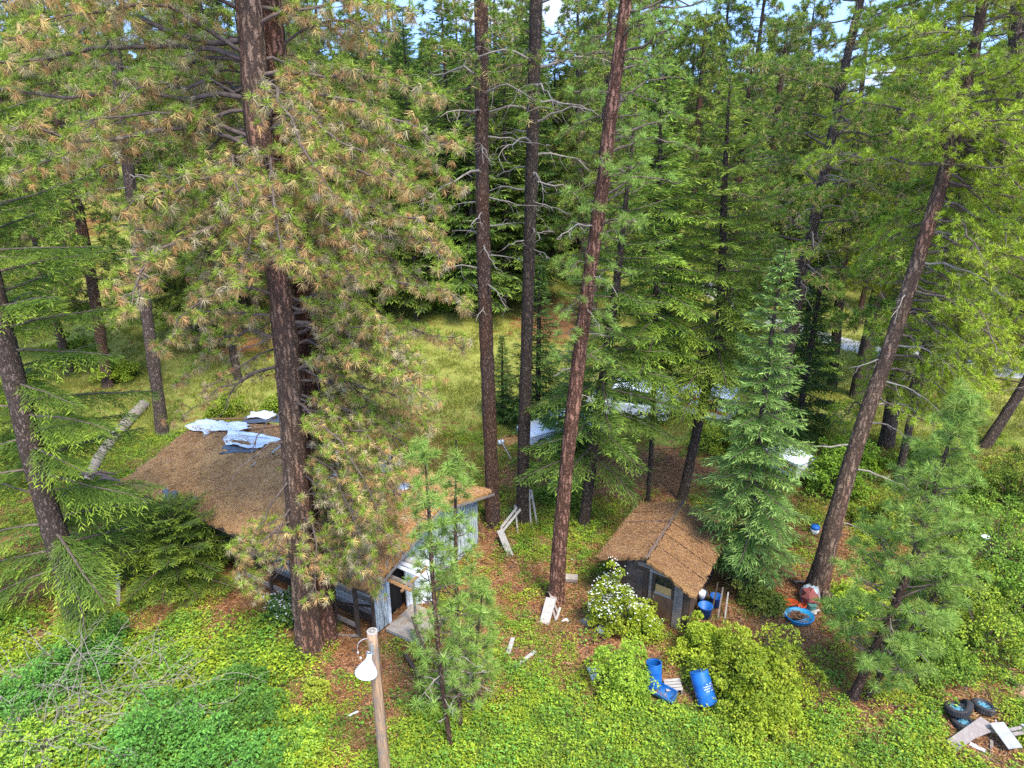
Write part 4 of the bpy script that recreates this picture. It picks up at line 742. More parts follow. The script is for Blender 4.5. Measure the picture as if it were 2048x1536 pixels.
def litter_roof_mat(name, a, b_, c, d_):
    global t
    m, t = mat(name); Lk2 = t.links.new; global tc, Lk
    Lk = Lk2; o = nd(t, 'ShaderNodeOutputMaterial'); b = nd(t, 'ShaderNodeBsdfPrincipled', Roughness=.95); b.inputs['Specular IOR Level'].default_value = .1; tc = nd(t, 'ShaderNodeTexCoord')
    c1 = ramp(ns(22, 8, .8).outputs['Fac'], (.3, a), (.45, b_), (.58, c), (.75, d_)); c2 = ramp(ns(1.2, 5).outputs['Fac'], (.35, (.62, .56, .5)), (.65, (1.08, 1.04, 1)))
    mm = nd(t, 'ShaderNodeMix', _data_type='RGBA', _blend_type='MULTIPLY'); mm.inputs['Factor'].default_value = 1; Lk(c1, mm.inputs['A']); Lk(c2, mm.inputs['B']); Lk(mm.outputs['Result'], b.inputs['Base Color'])
    bp = nd(t, 'ShaderNodeBump', Strength=1, Distance=.06); Lk(ns(16, 8, .8).outputs['Fac'], bp.inputs['Height']); Lk(bp.outputs[0], b.inputs['Normal']); Lk(b.outputs[0], o.inputs[0]); return m
roofm = litter_roof_mat('needle_roof', (.20, .10, .04), (.44, .235, .09), (.60, .345, .14), (.70, .46, .23))
shedroofm = litter_roof_mat('shed_needle_roof', (.12, .065, .03), (.26, .145, .065), (.38, .225, .10), (.50, .33, .17))
def hp(a, w, z): return np.array(HC + HU * a + HW * w + Vector((0, 0, z)))
EZ, RZ = 2.4, 3.5
def hroof(w): return EZ + (RZ - EZ) * (1 - abs(w - HWd / 2) / (HWd / 2))
def slope_sheet(hpf, a0, a1, w0, w1, zf, th, name, m, parent, seed, na=60, nw=24, amp=.03, edge=.06):
    rg = np.random.default_rng(seed); g = Geo(); V = []; V2 = []
    for i in range(na + 1):
        for j in range(nw + 1):
            a = a0 + (a1 - a0) * i / na; w = w0 + (w1 - w0) * j / nw
            if i in (0, na): a += rg.normal(0, edge)
            if j in (0, nw): w += rg.normal(0, edge * .7) * (1 if w0 + (w1 - w0) * j / nw != (w0 + w1) / 2 else 0)
            V.append(hpf(a, w, zf(w) + rg.normal(0, amp * .5) + amp * math.sin(a * 1.1 + w))); V2.append(hpf(a, w, zf(w) - th))
    k = nw + 1; i = np.arange(na)[:, None] * k; j = np.arange(nw)[None]; q = np.stack((i + j, i + k + j, i + k + j + 1, i + j + 1), -1).reshape(-1, 4); n = len(V)
    b_ = list(range(0, k)) + [x * k + nw for x in range(1, na + 1)] + [na * k + x for x in range(nw - 1, -1, -1)] + [x * k for x in range(na - 1, 0, -1)]
    side = np.array([(b_[x], b_[(x + 1) % len(b_)], b_[(x + 1) % len(b_)] + n, b_[x] + n) for x in range(len(b_))])
    g.add(np.array(V + V2), [q, q[:, ::-1] + n, side]); return part(name, g, m, parent, False)
house = thing('long_house', 'long low house with a needle covered gable roof and peeling pale blue gable', 'house', HC + HU * 6.6 + HW * 3.5)
slope_sheet(hp, -.05, HL, 0, HWd / 2, hroof, .1, 'roof', roofm, house, 1)
slope_sheet(hp, -.05, HL, HWd / 2 + .02, HWd, hroof, .1, 'roof', roofm, house, 2)
for w0, w1 in ((0, HWd / 2), (HWd / 2, HWd)):      # roof boards under the needles and bargeboards
    g = Geo(); board(g, hp(-.12, w0, hroof(w0) - .1), hp(-.12, w1, hroof(w1) - .1), .03, .09, HU.cross(Vector((0, 0, 1))).cross(HU)); part('bargeboard', g, oldwood, house)
for w in (.03, HWd - .03):
    g = Geo(); board(g, hp(0, w, EZ - .14), hp(HL, w, EZ - .14), .03, .15); part('fascia', g, darkwood, house)
rg = np.random.default_rng(71)
GI = .5       # gable wall inset
x = .62; k = 0
while x < HWd - .45:
    w = rg.uniform(.17, .23)
    if not (1.30 < x < 2.2):
        g = Geo(); z0 = .06 + rg.uniform(-.03, .05); zt = hroof(x + w / 2) - .14; a = GI + rg.normal(0, .008); board(g, hp(a, x + w / 2, z0), hp(a, x + w / 2, zt), w - .012, .025, HU); part('board', g, paint, house)
    else:
        g = Geo(); board(g, hp(GI, x + w / 2, 2.0), hp(GI, x + w / 2, hroof(x + w / 2) - .14), w - .012, .025, HU); part('board', g, paint, house)
    x += w
g = Geo(); 
for w0, w1, z0, z1 in ((.66, 1.3, 0, 2.3), (2.25, HWd - .5, 0, 2.3)): box(g, hp(GI + .08, (w0 + w1) / 2, (z0 + z1) / 2), (.05, w1 - w0, z1 - z0), np.array((HU, HW, (0, 0, 1))))
box(g, hp(HL - .4, HWd / 2, 1.2), (.08, HWd - 1.2, 2.4), np.array((HU, HW, (0, 0, 1)))); box(g, hp(HL / 2, HWd - .55, 1.2), (HL - 1.2, .08, 2.4), np.array((HU, HW, (0, 0, 1))))
box(g, hp(HL / 2 + .2, .98, 1.1), (HL - 1.6, .05, 2.1), np.array((HU, HW, (0, 0, 1)))); part('wall', g, darkwood, house)
g = Geo(); box(g, hp(1.95, 2.65, .98), (2.5, 3.1, 1.9), np.array((HU, HW, (0, 0, 1)))); part('interior_shade', g, black, house)  # solid black block, painted as the unlit room behind the doorway
for i in range(9):           # horizontal siding boards on the front side, near corner
    g = Geo(); z = .5 + i * .17; board(g, hp(.6, .92, z), hp(5.6, .92, z + rg.normal(0, .01)), .03, .15, (0, 0, 1)); part('siding_board', g, greywood if i % 3 else oldwood, house)
for a, w in ((.55, .62), (.95, .25), (1.9, .22), (3.3, .22), (5.0, .22), (6.8, .22), (8.8, .22), (11, .22)):
    g = Geo(); board(g, hp(a, w, -.1), hp(a, w, EZ - .05), .11, .11, HW); part('post', g, darkwood, house)
g = Geo(); board(g, hp(.5, .75, 1.05), hp(2.0, .2, 1.0), .08, .05); part('rail', g, darkwood, house)
g = Geo(); board(g, hp(1, .25, .45), hp(6.4, .25, .45), .05, .16); part('rail', g, oldwood, house)
g = Geo(); board(g, hp(.9, .2, .1), hp(2.6, -.55, .02), .06, .06); part('brace', g, oldwood, house)
fr = np.array((HU, HW, (0, 0, 1)))
# doorway with a white door hanging open, small broken canopy
for w in (1.28, 2.24):
    g = Geo(); board(g, hp(GI - .04, w, 0), hp(GI - .04, w, 2.0), .1, .06, HU); part('door_frame', g, white, house)
g = Geo(); board(g, hp(GI - .05, 1.22, 2.03), hp(GI - .05, 2.3, 2.03), .06, .1); part('lintel', g, greywood, house)
door = thing('loose_door', 'white door standing open beside the doorway in the gable', 'door', HC + HU * .1 + HW * 2.5)
g = Geo(); board(g, hp(.42, 2.32, .1), hp(.42, 2.32, 2.05), .035, .8, HW); 
g = Geo(); dfr = frame((HU * -.75 + HW * .66), (0, 0, 1)); box(g, np.array(hp(GI - .06, 2.3, 1.07)) + dfr[0] * .42, (.82, .04, 1.95), dfr); part('door_leaf', g, white, door)
for zz, h_ in ((.6, .7), (1.5, .75)):
    g = Geo(); box(g, np.array(hp(GI - .06, 2.3, zz)) + dfr[0] * .42 - dfr[1] * .024, (.6, .012, h_), dfr); part('door_panel', g, whitec, door)
can = thing('broken_canopy', 'small broken canopy of brown and white boards over the gable doorway', 'canopy', HC + HW * 1.6)
for i, (w, m_) in enumerate(((.95, rust), (1.12, oldwood), (1.65, white), (1.85, white), (2.05, greywood))):
    g = Geo(); board(g, hp(GI - .02, w, 2.18), hp(-.75 + .1 * i, w + .12, 1.98 + .03 * i), .15, .03); part('board', g, m_, can)
g = Geo(); board(g, hp(-.5, .85, 2.0), hp(-.45, 2.25, 2.02), .07, .07); part('beam', g, rust, can)
g = Geo(); board(g, hp(-.48, 1.5, 0), hp(-.46, 1.5, 1.97), .07, .07, HU); part('post', g, oldwood, can)
pad = thing('concrete_pad', 'worn concrete step slab in front of the gable doorway', 'slab', hp(-.6, 1.6, 0))
g = Geo(); box(g, hp(-.4, 1.65, .07), (1.5, 1.5, .12), fr); part('slab', g, concrete, pad)
for i, (a, b_, lab) in enumerate((((-.9, .35, .1), (-1.9, -.15, .05), 'dark timber prop leaning out from the corner of the gable'), ((-.7, 1.1, .95), (-1.7, .45, .08), 'dark board sloping down from the canopy to the concrete slab'))):
    g = Geo(); p0 = hp(*a); r_ = thing('timber', lab, 'timber', p0); board(g, hp(*a), hp(*b_), .12, .05); part('plank', g, darkwood, r_)
# loose needles and cones on the roofs
def roof_litter(hpf, zf, L_, W_, n, label, seed, cs, k_=1.0):
    rg = np.random.default_rng(seed); a = rg.uniform(.02, L_, n); w = rg.uniform(-.03, W_ + .03, n); g = Geo(); p = np.array([hpf(x, y, zf(min(max(y, 0), W_)) + rg.uniform(.02, .06)) for x, y in zip(a, w)])
    f = rg.normal(0, 1, (n, 3)); f[:, 2] *= .2; c = np.array(cs)[rg.integers(0, len(cs), n)]; add_kites(g, p, f, np.tile((0, 0, 1.), (n, 1)), rg.uniform(.09, .19, n) * k_, rg.uniform(.010, .022, n) * k_, c, .1)
    return tag(link('needle_litter', g.mesh('roof_litter', litterm)), label, 'needles', kind='stuff')
roof_litter(hp, hroof, HL, HWd, 26000, 'thick brown fallen needles lying on the long house roof', 5, ((.66, .42, .20), (.55, .32, .14), (.40, .22, .10), (.72, .52, .30), (.2, .12, .06)))
g = Geo(); rg = np.random.default_rng(6)
for i in range(110):
    a = rg.uniform(0, 4.6) if i < 60 else rg.uniform(-.05, .25); w = HWd / 2 + rg.normal(0, .05) if i < 60 else rg.uniform(.1, HWd / 2); l = rg.uniform(.1, .25); th = rg.uniform(0, 3.1); p = hp(a, w, hroof(w) + .05); d = np.array((math.cos(th) * l, math.sin(th) * l, .03)); tube(g, (p - d / 2, p + d / 2), (.02, .014), 4)
tag(link('dead_twigs', g.mesh('dead_twigs', oldwood)), 'dark dead twigs along the ridge of the long house', 'twigs', kind='stuff')
# things on the roof
def cloth(name, label, cat, corners, m, seed, n=14, amp=.05, th=.0):
    rg = np.random.default_rng(seed); c = [np.array(x) for x in corners]; root = thing(name, label, cat, Vector(c[0])); g = Geo(); V = []
    ph = rg.uniform(0, 6, 6)
    for i in range(n + 1):
        for j in range(n + 1):
            s, t_ = i / n, j / n; p = (c[0] * (1 - s) + c[1] * s) * (1 - t_) + (c[3] * (1 - s) + c[2] * s) * t_; ed = .06 * (math.sin(7 * s + ph[0]) * (j in (0, n)) + math.sin(9 * t_ + ph[1]) * (i in (0, n)))
            z = amp * (1 + math.sin(9 * s + 4 * t_ + ph[2]) * .5 + math.sin(13 * t_ - 5 * s + ph[3]) * .4 + abs(math.sin(17 * s + 9 * t_ + ph[4])) * .35); V.append(p + np.array((ed, ed * .5, z)))
    k = n + 1; i = np.arange(n)[:, None] * k; j = np.arange(n)[None]; q = np.stack((i + j, i + j + 1, i + k + j + 1, i + k + j), -1).reshape(-1, 4); g.add(np.array(V), q)
    me = g.mesh(name, m, True, root.location); o = link('sheet', me, root); md = o.modifiers.new('s', 'SOLIDIFY'); md.thickness = .015; return root
def RP(u, v, up=.05):     # photo point onto the roof surface
    d = ray(u, v); t = 15.0
    while t < 60:
        p = np.array((0, 0, H)) + d * t; dx = p[0] - HC.x; dy = p[1] - HC.y; w = dx * HW.x + dy * HW.y
        if p[2] < hroof(min(max(w, 0), HWd)) + up: break
        t += .03
    return p
cloth('tarp', 'white tarp with grey fold at the back left of the long roof', 'tarp', [RP(372, 856), RP(412, 872), RP(455, 852), RP(412, 838)], whitec, 1, amp=.06)
cloth('tarp', 'crumpled white tarp strip between the left one and the big sheet', 'tarp', [RP(418, 866), RP(500, 862), RP(495, 848), RP(440, 846)], whitec, 2, amp=.07)
cloth('tarp', 'largest white tarp sheet with blue scribbles left of the big pine', 'tarp', [RP(448, 893), RP(520, 900), RP(568, 880), RP(455, 862)], whitec, 3, 18, amp=.07)
cloth('tarp', 'white bundled tarp on black plastic farthest back on the roof', 'tarp', [RP(497, 842), RP(560, 840), RP(548, 828), RP(505, 828)], whitec, 4, amp=.12)
cloth('roofing_felt', 'dark grey felt patch below the largest white tarp', 'felt', [RP(444, 908, .03), RP(512, 904, .03), RP(512, 893, .03), RP(450, 890, .03)], slate, 5, amp=.02)
cloth('roofing_felt', 'black plastic under the farthest white bundle', 'felt', [RP(485, 848, .03), RP(565, 846, .03), RP(560, 834, .03), RP(490, 836, .03)], slate, 6, amp=.04)
cloth('tarp', 'white tarp piece right of the big pine trunk', 'tarp', [RP(632, 950), RP(672, 962), RP(690, 935), RP(648, 928)], whitec, 7, amp=.07)
cloth('tarp', 'small white tarp scrap above the right tarp piece', 'tarp', [RP(655, 915), RP(690, 920), RP(688, 905), RP(660, 904)], whitec, 8, amp=.05)
cloth('metal_sheet', 'crumpled shiny sheet near the round pot on the roof', 'sheet metal', [RP(765, 925), RP(800, 932), RP(806, 914), RP(772, 910)], tin, 9, amp=.05)
cloth('roofing_felt', 'flat grey blue patch in front of the round pot', 'felt', [RP(745, 945, .03), RP(780, 945, .03), RP(800, 930, .03), RP(750, 930, .03)], slate, 10, amp=.02)
cloth('roofing_felt', 'crumpled grey blue sheet near the front left eave', 'felt', [RP(322, 1005), RP(345, 1012), RP(358, 990), RP(330, 985)], slate, 11, amp=.09)
root = thing('lettering', 'blue scrawled writing across the largest white tarp', 'writing', Vector(RP(510, 878, .2))); g = Geo(); rg = np.random.default_rng(4); x = 0
c = RP(488, 872, .19)
for i in range(9):
    q = c + np.array(((i * .13), -.035 * i, 0)) + 0; tube(g, [q, q + (.04, .09, .01), q + (.09, -.02, .01), q + (.12, .05, .01)], .012, 3)
part('script', g, simple('blue_ink', (.12, .16, .34), (.08, .1, .25), 4, .6, 0), root)
def plank(label, a, b, w, t, m, name='plank', cat='plank', up=(0, 0, 1), warp=0):
    a = Vector(a); b = Vector(b); root = thing(name, label, cat, (a + b) / 2); g = Geo(); board(g, a, b, w, t, up, 0, warp); me = g.mesh(name, m, False, root.location); o = link('board', me, root)
    md = o.modifiers.new('b', 'BEVEL'); md.width = .004; md.segments = 1; return root
plank('dark plank lying on the front slope near the crumpled sheet', RP(362, 1010), RP(392, 994), .18, .04, slate)
plank('thin timber along the back edge of the roof left of the pine', RP(420, 838), RP(555, 836), .08, .06, rust)
plank('long rusty brown timber between the tarps', RP(470, 862), RP(565, 850), .14, .06, rust)
plank('pale broken lath just under the left tarp', RP(407, 874), RP(418, 866), .06, .03, greywood)
plank('two tone batten at the right end of the largest tarp', RP(545, 905), RP(567, 888), .09, .05, greywood)
plank('short pale stick in the roof needles', RP(502, 933), RP(512, 925), .04, .03, greywood)
r_ = thing('pot', 'round dented grey pot with white rim on the back slope', 'pot', Vector(RP(750, 921))); g = Geo(); lathe(g, [(0, 0), (.17, 0), (.19, .2), (.2, .21), (.18, .21), (.17, .03), (0, .03)], 20, RP(750, 921)); part('pot_body', g, tin, r_, True)
g = Geo(); lathe(g, [(.185, .205), (.21, .215), (.21, .225), (.18, .225)], 20, RP(750, 921)); part('rim', g, white, r_, True)
r_ = thing('roof_vent', 'flat pale blue vent cap on the ridge of the house', 'vent', Vector(RP(807, 976))); g = Geo(); lathe(g, [(0, .12), (.22, .1), (.25, .05), (.25, .03), (.1, .03), (.1, -.1)], 12, RP(807, 976), sx=1.15); part('cap', g, tin, r_)
r_ = thing('vent_pipe', 'short dark vent pipe standing on the back slope', 'pipe', Vector(RP(776, 935))); g = Geo(); p = RP(776, 938, 0); tube(g, (p, p + (0, 0, .3)), .035, 10); part('pipe', g, darkwood, r_)
r_ = thing('post', 'thin dark post standing behind the back eave of the house', 'post', P(914, 912)); g = Geo(); p = np.array(P(914, 930)); tube(g, (p, p + (0, 0, 1.4)), .05, 6); part('pole', g, darkwood, r_)
# fallen log and boughs at the left
lp = [P(176, 975), P(195, 930), P(225, 890), P(262, 845), P(292, 815)]
r_ = thing('fallen_log', 'pale weathered fallen log lying left of the long house', 'log', lp[0]); g, _, _ = trunk_geo([(p.x, p.y, p.z + .22) for p in lp], [.24, .25, .26, .28, .3], np.random.default_rng(2), 10, 1.0, .5, .09); part('log', g, deadm, r_, True)
for q, (a, b_) in enumerate((((165, 962), (285, 990)), ((175, 972), (240, 965)), ((200, 975), (295, 1000)))):
    A_ = P(*a); B_ = P(*b_); r_ = thing('dead_bough', ('long dark dead bough reaching the roof corner', 'short dead bough on top of the log end', 'dead bough lying lowest under the roof corner')[q], 'branch', A_); g = Geo(); n = 7; rr = np.random.default_rng(q)
    pts = np.array([np.array(A_) + (np.array(B_) - np.array(A_)) * s + rr.normal(0, .06, 3) + (0, 0, .35 + .3 * math.sin(3 * s)) for s in np.linspace(0, 1, n)]); tube(g, pts, np.linspace(.09, .04, n), 6); part('bough', g, twigm, r_, True)

# ------------------------------------------------------------------ shed
def sp_(a, w, z): return np.array(SC0 + SU * a + SW * w + Vector((0, 0, z)))
SE, SR_ = 1.9, 2.62
def sroof(a): return SE + (SR_ - SE) * (1 - abs(a - SL / 2) / (SL / 2))
shed = thing('shed', 'small dark plank shed with brown needle roof and open orange door', 'shed', SC0 + SU * 1.8 + SW * 2)
slope_sheet(lambda a, w, z: sp_(w, a, z), 0, SD, 0, SL / 2, sroof, .09, 'roof', shedroofm, shed, 3, 30, 16, .025, .04)
slope_sheet(lambda a, w, z: sp_(w, a, z), -.12, SD, SL / 2 + .07, SL, sroof, .09, 'roof', shedroofm, shed, 4, 30, 16, .025, .04)
g = Geo(); tube(g, [sp_(SL / 2 + .02 * math.sin(9 * w), w, SR_ + .02) for w in np.linspace(-.05, SD, 24)], .045, 6); part('ridge', g, twigm, shed)
for i in range(1, 5):
    for a0, a1 in ((.02, SL / 2), (SL / 2, SL - .02)):
        g = Geo(); w = SD * i / 5 + .1; board(g, sp_(a0, w, sroof(a0) + .035), sp_(a1, w, sroof(a1) + .035), .05, .02); part('roof_seam', g, twigm if i == 3 and a0 < 1 else shedroofm, shed)
roof_litter(lambda a, w, z: sp_(w, a, z), sroof, SD, SL, 15000, 'red brown fallen needles lying on the shed roof', 6, ((.44, .27, .13), (.35, .20, .09), (.24, .135, .06), (.52, .36, .19), (.12, .07, .04)), .6)
rg = np.random.default_rng(72); sfr = np.array((SU, SW, (0, 0, 1)))
x = .35; DI = .42; DO0, DO1 = 1.95, 2.75
for x0, x1, m_ in ((.35, .98, darkwood), (.99, 1.62, simple('tar_panel', (.15, .11, .085), (.07, .05, .038), 5, .85, .3)), (1.63, 1.86, darkwood), (2.84, 3.05, oldwood), (3.06, 3.25, darkwood)):
    g = Geo(); zt = sroof((x0 + x1) / 2) - .16; box(g, sp_((x0 + x1) / 2, DI + rg.uniform(-.01, .01), zt / 2), (x1 - x0, .035, zt), sfr); part('panel', g, m_, shed)
for i in range(3):
    z = 1.86 + i * .17; hw = max(.25, (SR_ - .2 - z) / (SR_ - SE) * SL / 2 - .05); g = Geo(); box(g, sp_(SL / 2 + .2, DI - .02 - .006 * i, z), (min(1.3, hw * 1.3), .03, .155), sfr); part('board', g, darkwood if i != 1 else oldwood, shed)
g = Geo(); 
box(g, sp_(.37, (DI + SD) / 2, .88), (.05, SD - DI - .35, 1.76), sfr); box(g, sp_(SL - .37, (DI + SD) / 2, .88), (.05, SD - DI - .35, 1.76), sfr); box(g, sp_(SL / 2, SD - .3, 1.0), (SL - .8, .05, 1.9), sfr); part('wall', g, darkwood, shed)
g = Geo(); box(g, sp_(SL / 2, SD / 2 + .2, .95), (SL - 1.0, SD - 1.6, 1.6), sfr); part('interior_shade', g, black, shed)  # black block whose colour stands in for the darkness in the shed
for a in (DO0 - .05, DO1 + .05):
    g = Geo(); box(g, sp_(a, DI - .03, .95), (.09, .07, 1.86), sfr); part('door_frame', g, oldwood, shed)
for z, m_ in ((1.93, greywood), (2.0, oldwood)):
    g = Geo(); box(g, sp_((DO0 + DO1) / 2, DI - .05, z), (1.0, .06, .05), sfr); part('lintel', g, m_, shed)
g = Geo(); box(g, sp_((DO0 + DO1) / 2, DI - .005, .55), (.78, .04, 1.1), sfr); dl = part('door', g, simple('brown_door', (.24, .12, .06), (.13, .065, .035), 6, .7, .3, (3, 3, .7)), shed)
doro = dl
def sub(name, g, m, parent):
    off = Vector(parent.parent.location); me = g.mesh(name, m, False, off); return link(name, me, parent)
for a in (DO0 + .06, DO1 - .06): g = Geo(); box(g, sp_(a, DI - .008, 1.44), (.1, .045, .7), sfr); sub('stile', g, darkwood, doro)
g = Geo(); box(g, sp_((DO0 + DO1) / 2, DI + .01, 1.28), (.56, .02, .32), sfr); sub('board', g, simple('plywood', (.62, .38, .15), (.46, .26, .09), 6, .6, .1), doro)
g = Geo(); box(g, sp_((DO0 + DO1) / 2, DI + .012, 1.61), (.56, .012, .32), sfr); sub('pane', g, simple('dark_glass', (.02, .022, .025), (.015, .015, .018), 3, .12, 0, spec=.6), doro)
g = Geo(); box(g, sp_((DO0 + DO1) / 2, DI - .02, 1.12), (.6, .05, .05), sfr); sub('sill', g, greywood, doro)
g = Geo(); box(g, sp_(DO0 + .1, DI - .06, .95), (.03, .05, .1), sfr); sub('handle', g, tin, doro)
g = Geo(); r_ = thing('hose_coil', 'dark hose coil hung on the shed wall left of the door', 'hose', Vector(sp_(1.35, DI - .08, 1.2)))
th = np.linspace(0, 6.28 * 2.1, 50); tube(g, np.array([sp_(1.35 + (.27 - .01 * t_) * math.cos(t_), DI - .06 - .004 * t_, 1.15 + (.3 - .01 * t_) * math.sin(t_)) for t_ in th]), .012, 5); part('coil', g, simple('hose', (.13, .11, .10), None, 5, .6, 0), r_)
# clutter by the shed
blue = simple('blue_plastic', (.012, .13, .42), (.006, .085, .33), 2.2, .5, .05, spec=.35, dirt=(.05, .14, .26))
plank('pale plank end leaning on the shed wall, left of two', P(1243, 1222) + Vector((0, 0, .05)), P(1243, 1222) + Vector((.05, .5, .7)), .12, .03, greywood, up=(0, -1, .4))
plank('pale plank end leaning on the shed wall, right of two', P(1254, 1225) + Vector((0, 0, .05)), P(1254, 1225) + Vector((.02, .45, .62)), .11, .03, greywood, up=(0, -1, .4))
p = P(1272, 1240); cloth('plastic_sheet', 'white plastic bag crumpled against the shed wall by the bush', 'plastic', [p + Vector((-.25, 0, .1)), p + Vector((.35, -.2, .1)), p + Vector((.4, .2, .4)), p + Vector((-.2, .35, .4))], whitec, 21, amp=.08)
p = P(1205, 1265); cloth('plastic_sheet', 'white crumpled cloth lying on the needles below the blossoms', 'plastic', [p + Vector((-.2, -.15, .03)), p + Vector((.25, -.2, .03)), p + Vector((.25, .2, .05)), p + Vector((-.2, .15, .05))], whitec, 22, amp=.06)
plank('small tan board beside the white crumpled cloth', P(1184, 1270) + Vector((0, 0, .04)), P(1200, 1262) + Vector((0, 0, .06)), .1, .03, oldwood)
p = P(1405, 1235)
for q, (dx, dy, dz, m_, lab, s_) in enumerate(((.05, 0, .25, blue, 'blue tub under the right eave of the shed, front one', .24), (.55, .5, .25, blue, 'blue tub farther right under the shed eave', .2), (.1, .7, .3, slate, 'dark drum behind the front blue tub', .22))):
    r_ = thing('tub', lab, 'tub', p + Vector((dx, dy, 0))); g = Geo(); lathe(g, [(0, .02), (s_ * .8, .02), (s_, .5), (s_ * 1.08, .52), (s_ * .95, .52), (s_ * .76, .06), (0, .06)], 18, p + Vector((dx, dy, 0))); part('tub_body', g, m_, r_, True)
r_ = thing('bucket', 'white cracked bucket hanging at the shed corner', 'bucket', p + Vector((0, .35, .75))); g = Geo(); lathe(g, [(0, 0), (.1, 0), (.13, .26), (.115, .26), (.09, .03), (0, .03)], 14, p + Vector((0, .35, .55))); part('bucket_body', g, white, r_, True)
for q in range(3): plank(('dark pole leaning at the right corner of the shed', 'thin pole behind the blue tubs', 'grey stick leaning over the blue tubs')[q], p + Vector((.2 + .25 * q, -.2, 0)), p + Vector((.5 + .2 * q, .35, 1.2 - .2 * q)), .05, .04, (darkwood, oldwood, greywood)[q], 'pole', 'pole')

# ------------------------------------------------------------------ barrels
blueshade = simple('blue_shade', (.006, .06, .2), (.004, .04, .14), 2, .5, 0)  # darker copy of the barrel blue, shade put into the colour
def spin(tilt, az): return np.array((Matrix.Rotation(az, 3, 'Z') @ Matrix.Rotation(tilt, 3, 'X')).transposed())
def barrel(label, loc, tilt, az, r, h, top_open=True, half=False, lift=0, text=False):
    root = thing('barrel', label, 'barrel', loc, 'blue plastic barrels'); fr = spin(tilt, az); c = np.array(loc) + (0, 0, lift)
    prof = [(r * .9, 0), (r * .98, .03), (r, h * .12), (r, h * .3), (r * 1.03, h * .33), (r, h * .36), (r, h * .64), (r * 1.03, h * .67), (r, h * .7), (r * .99, h * .9), (r * .95, h * .95), (r * .93, h * .98)]
    a0, a1 = (0, 360) if not half else (-8, 188)
    g = Geo(); lathe(g, prof, 28, c, fr, a0=a0, a1=a1); me = g.mesh('shell', blue, True, root.location); o = link('shell', me, root); md = o.modifiers.new('s', 'SOLIDIFY'); md.thickness = .016
    if half:
        for z, f in ((.015, 1), (h * .975, -1)): g = Geo(); lathe(g, [(.0, z), (r * .92, z)], 28, c, fr, a0=a0, a1=a1); o = part('end_cap', g, blue, root); md = o.modifiers.new('s', 'SOLIDIFY'); md.thickness = .012
    else:
        g = Geo(); lathe(g, [(0, .02), (r * .9, .02)], 28, c, fr); part('bottom', g, blue, root)
        if not top_open: g = Geo(); lathe(g, [(r * .92, h * .97), (0, h * .975)], 28, c, fr); part('lid', g, blue, root)
        else: g = Geo(); lathe(g, [(0, h * .12), (r * .95, h * .12)], 28, c, fr); part('shade_disc', g, blueshade, root)  # open barrel: inner disc coloured as the shade near its bottom
        g = Geo(); lathe(g, [(r * .93, h * .96), (r * 1.0, h * .97), (r * 1.0, h * .995), (r * .9, h * .995)], 28, c, fr); part('rim', g, blue, root, True)
    if text:
        tm = simple('white_print', (.75, .8, .85), None, 4, .6, 0); rows = ('   ####   ', '##########', '# ## # ###', ' ## ##### '); g = Geo(); rr = random.Random(2)
        for i, row in enumerate(('  # ## ', '#######', '#### ##', ' ## ###')):
            for j, ch in enumerate(row):
                if ch == ' ': continue
                th = text + (j - 3) * .19; z = h * .62 - i * .062
                for s_ in range(3):
                    t2 = th + (s_ - 1) * .055; rr_ = r * 1.012; q = np.array((rr_ * math.cos(t2), rr_ * math.sin(t2), z)); f2 = np.array(((-math.sin(t2), math.cos(t2), 0), (math.cos(t2), math.sin(t2), 0), (0, 0, 1))); q2 = q + (0, 0, rr.uniform(-.006, .006))
                    V = BV * np.array((.010 if s_ != 1 else .022, .004, .034 if s_ != 1 else .009)) @ f2 + q2; g.add(V @ fr + c, BOXF)
        part('lettering', g, tm, root)
    return root
p = P(1308, 1374); barrel('upright open blue barrel leaning back over the cut one', p, R(-14), R(8), .235, .78, True, lift=.03)
p = P(1322, 1392); half_dir = R(62); barrel('blue barrel cut lengthwise and lying as a trough', p + Vector((-.38, .27, 0)), R(-90), R(-128) , .24, .9, half=True, lift=.26)
p = P(1412, 1416); barrel('blue barrel with white lettering tipped back under the bush', p + Vector((.05, 0, .05)), R(-38), R(22), .28, .95, False, lift=.08, text=R(-82))
g = Geo(); r_ = thing('wooden_crate', 'small grey slatted crate between the blue barrels', 'crate', P(1345, 1380)); p = P(1345, 1380)
for k in range(4):
    g = Geo(); board(g, p + Vector((-.25, -.2 + .12 * k, .2)), p + Vector((.25, -.16 + .12 * k, .22)), .09, .02); part('slat', g, greywood, r_)
for k in range(2): g = Geo(); board(g, p + Vector((-.22 + .44 * k, -.22, .1)), p + Vector((-.22 + .44 * k, .2, .12)), .05, .18); part('rail', g, oldwood, r_)

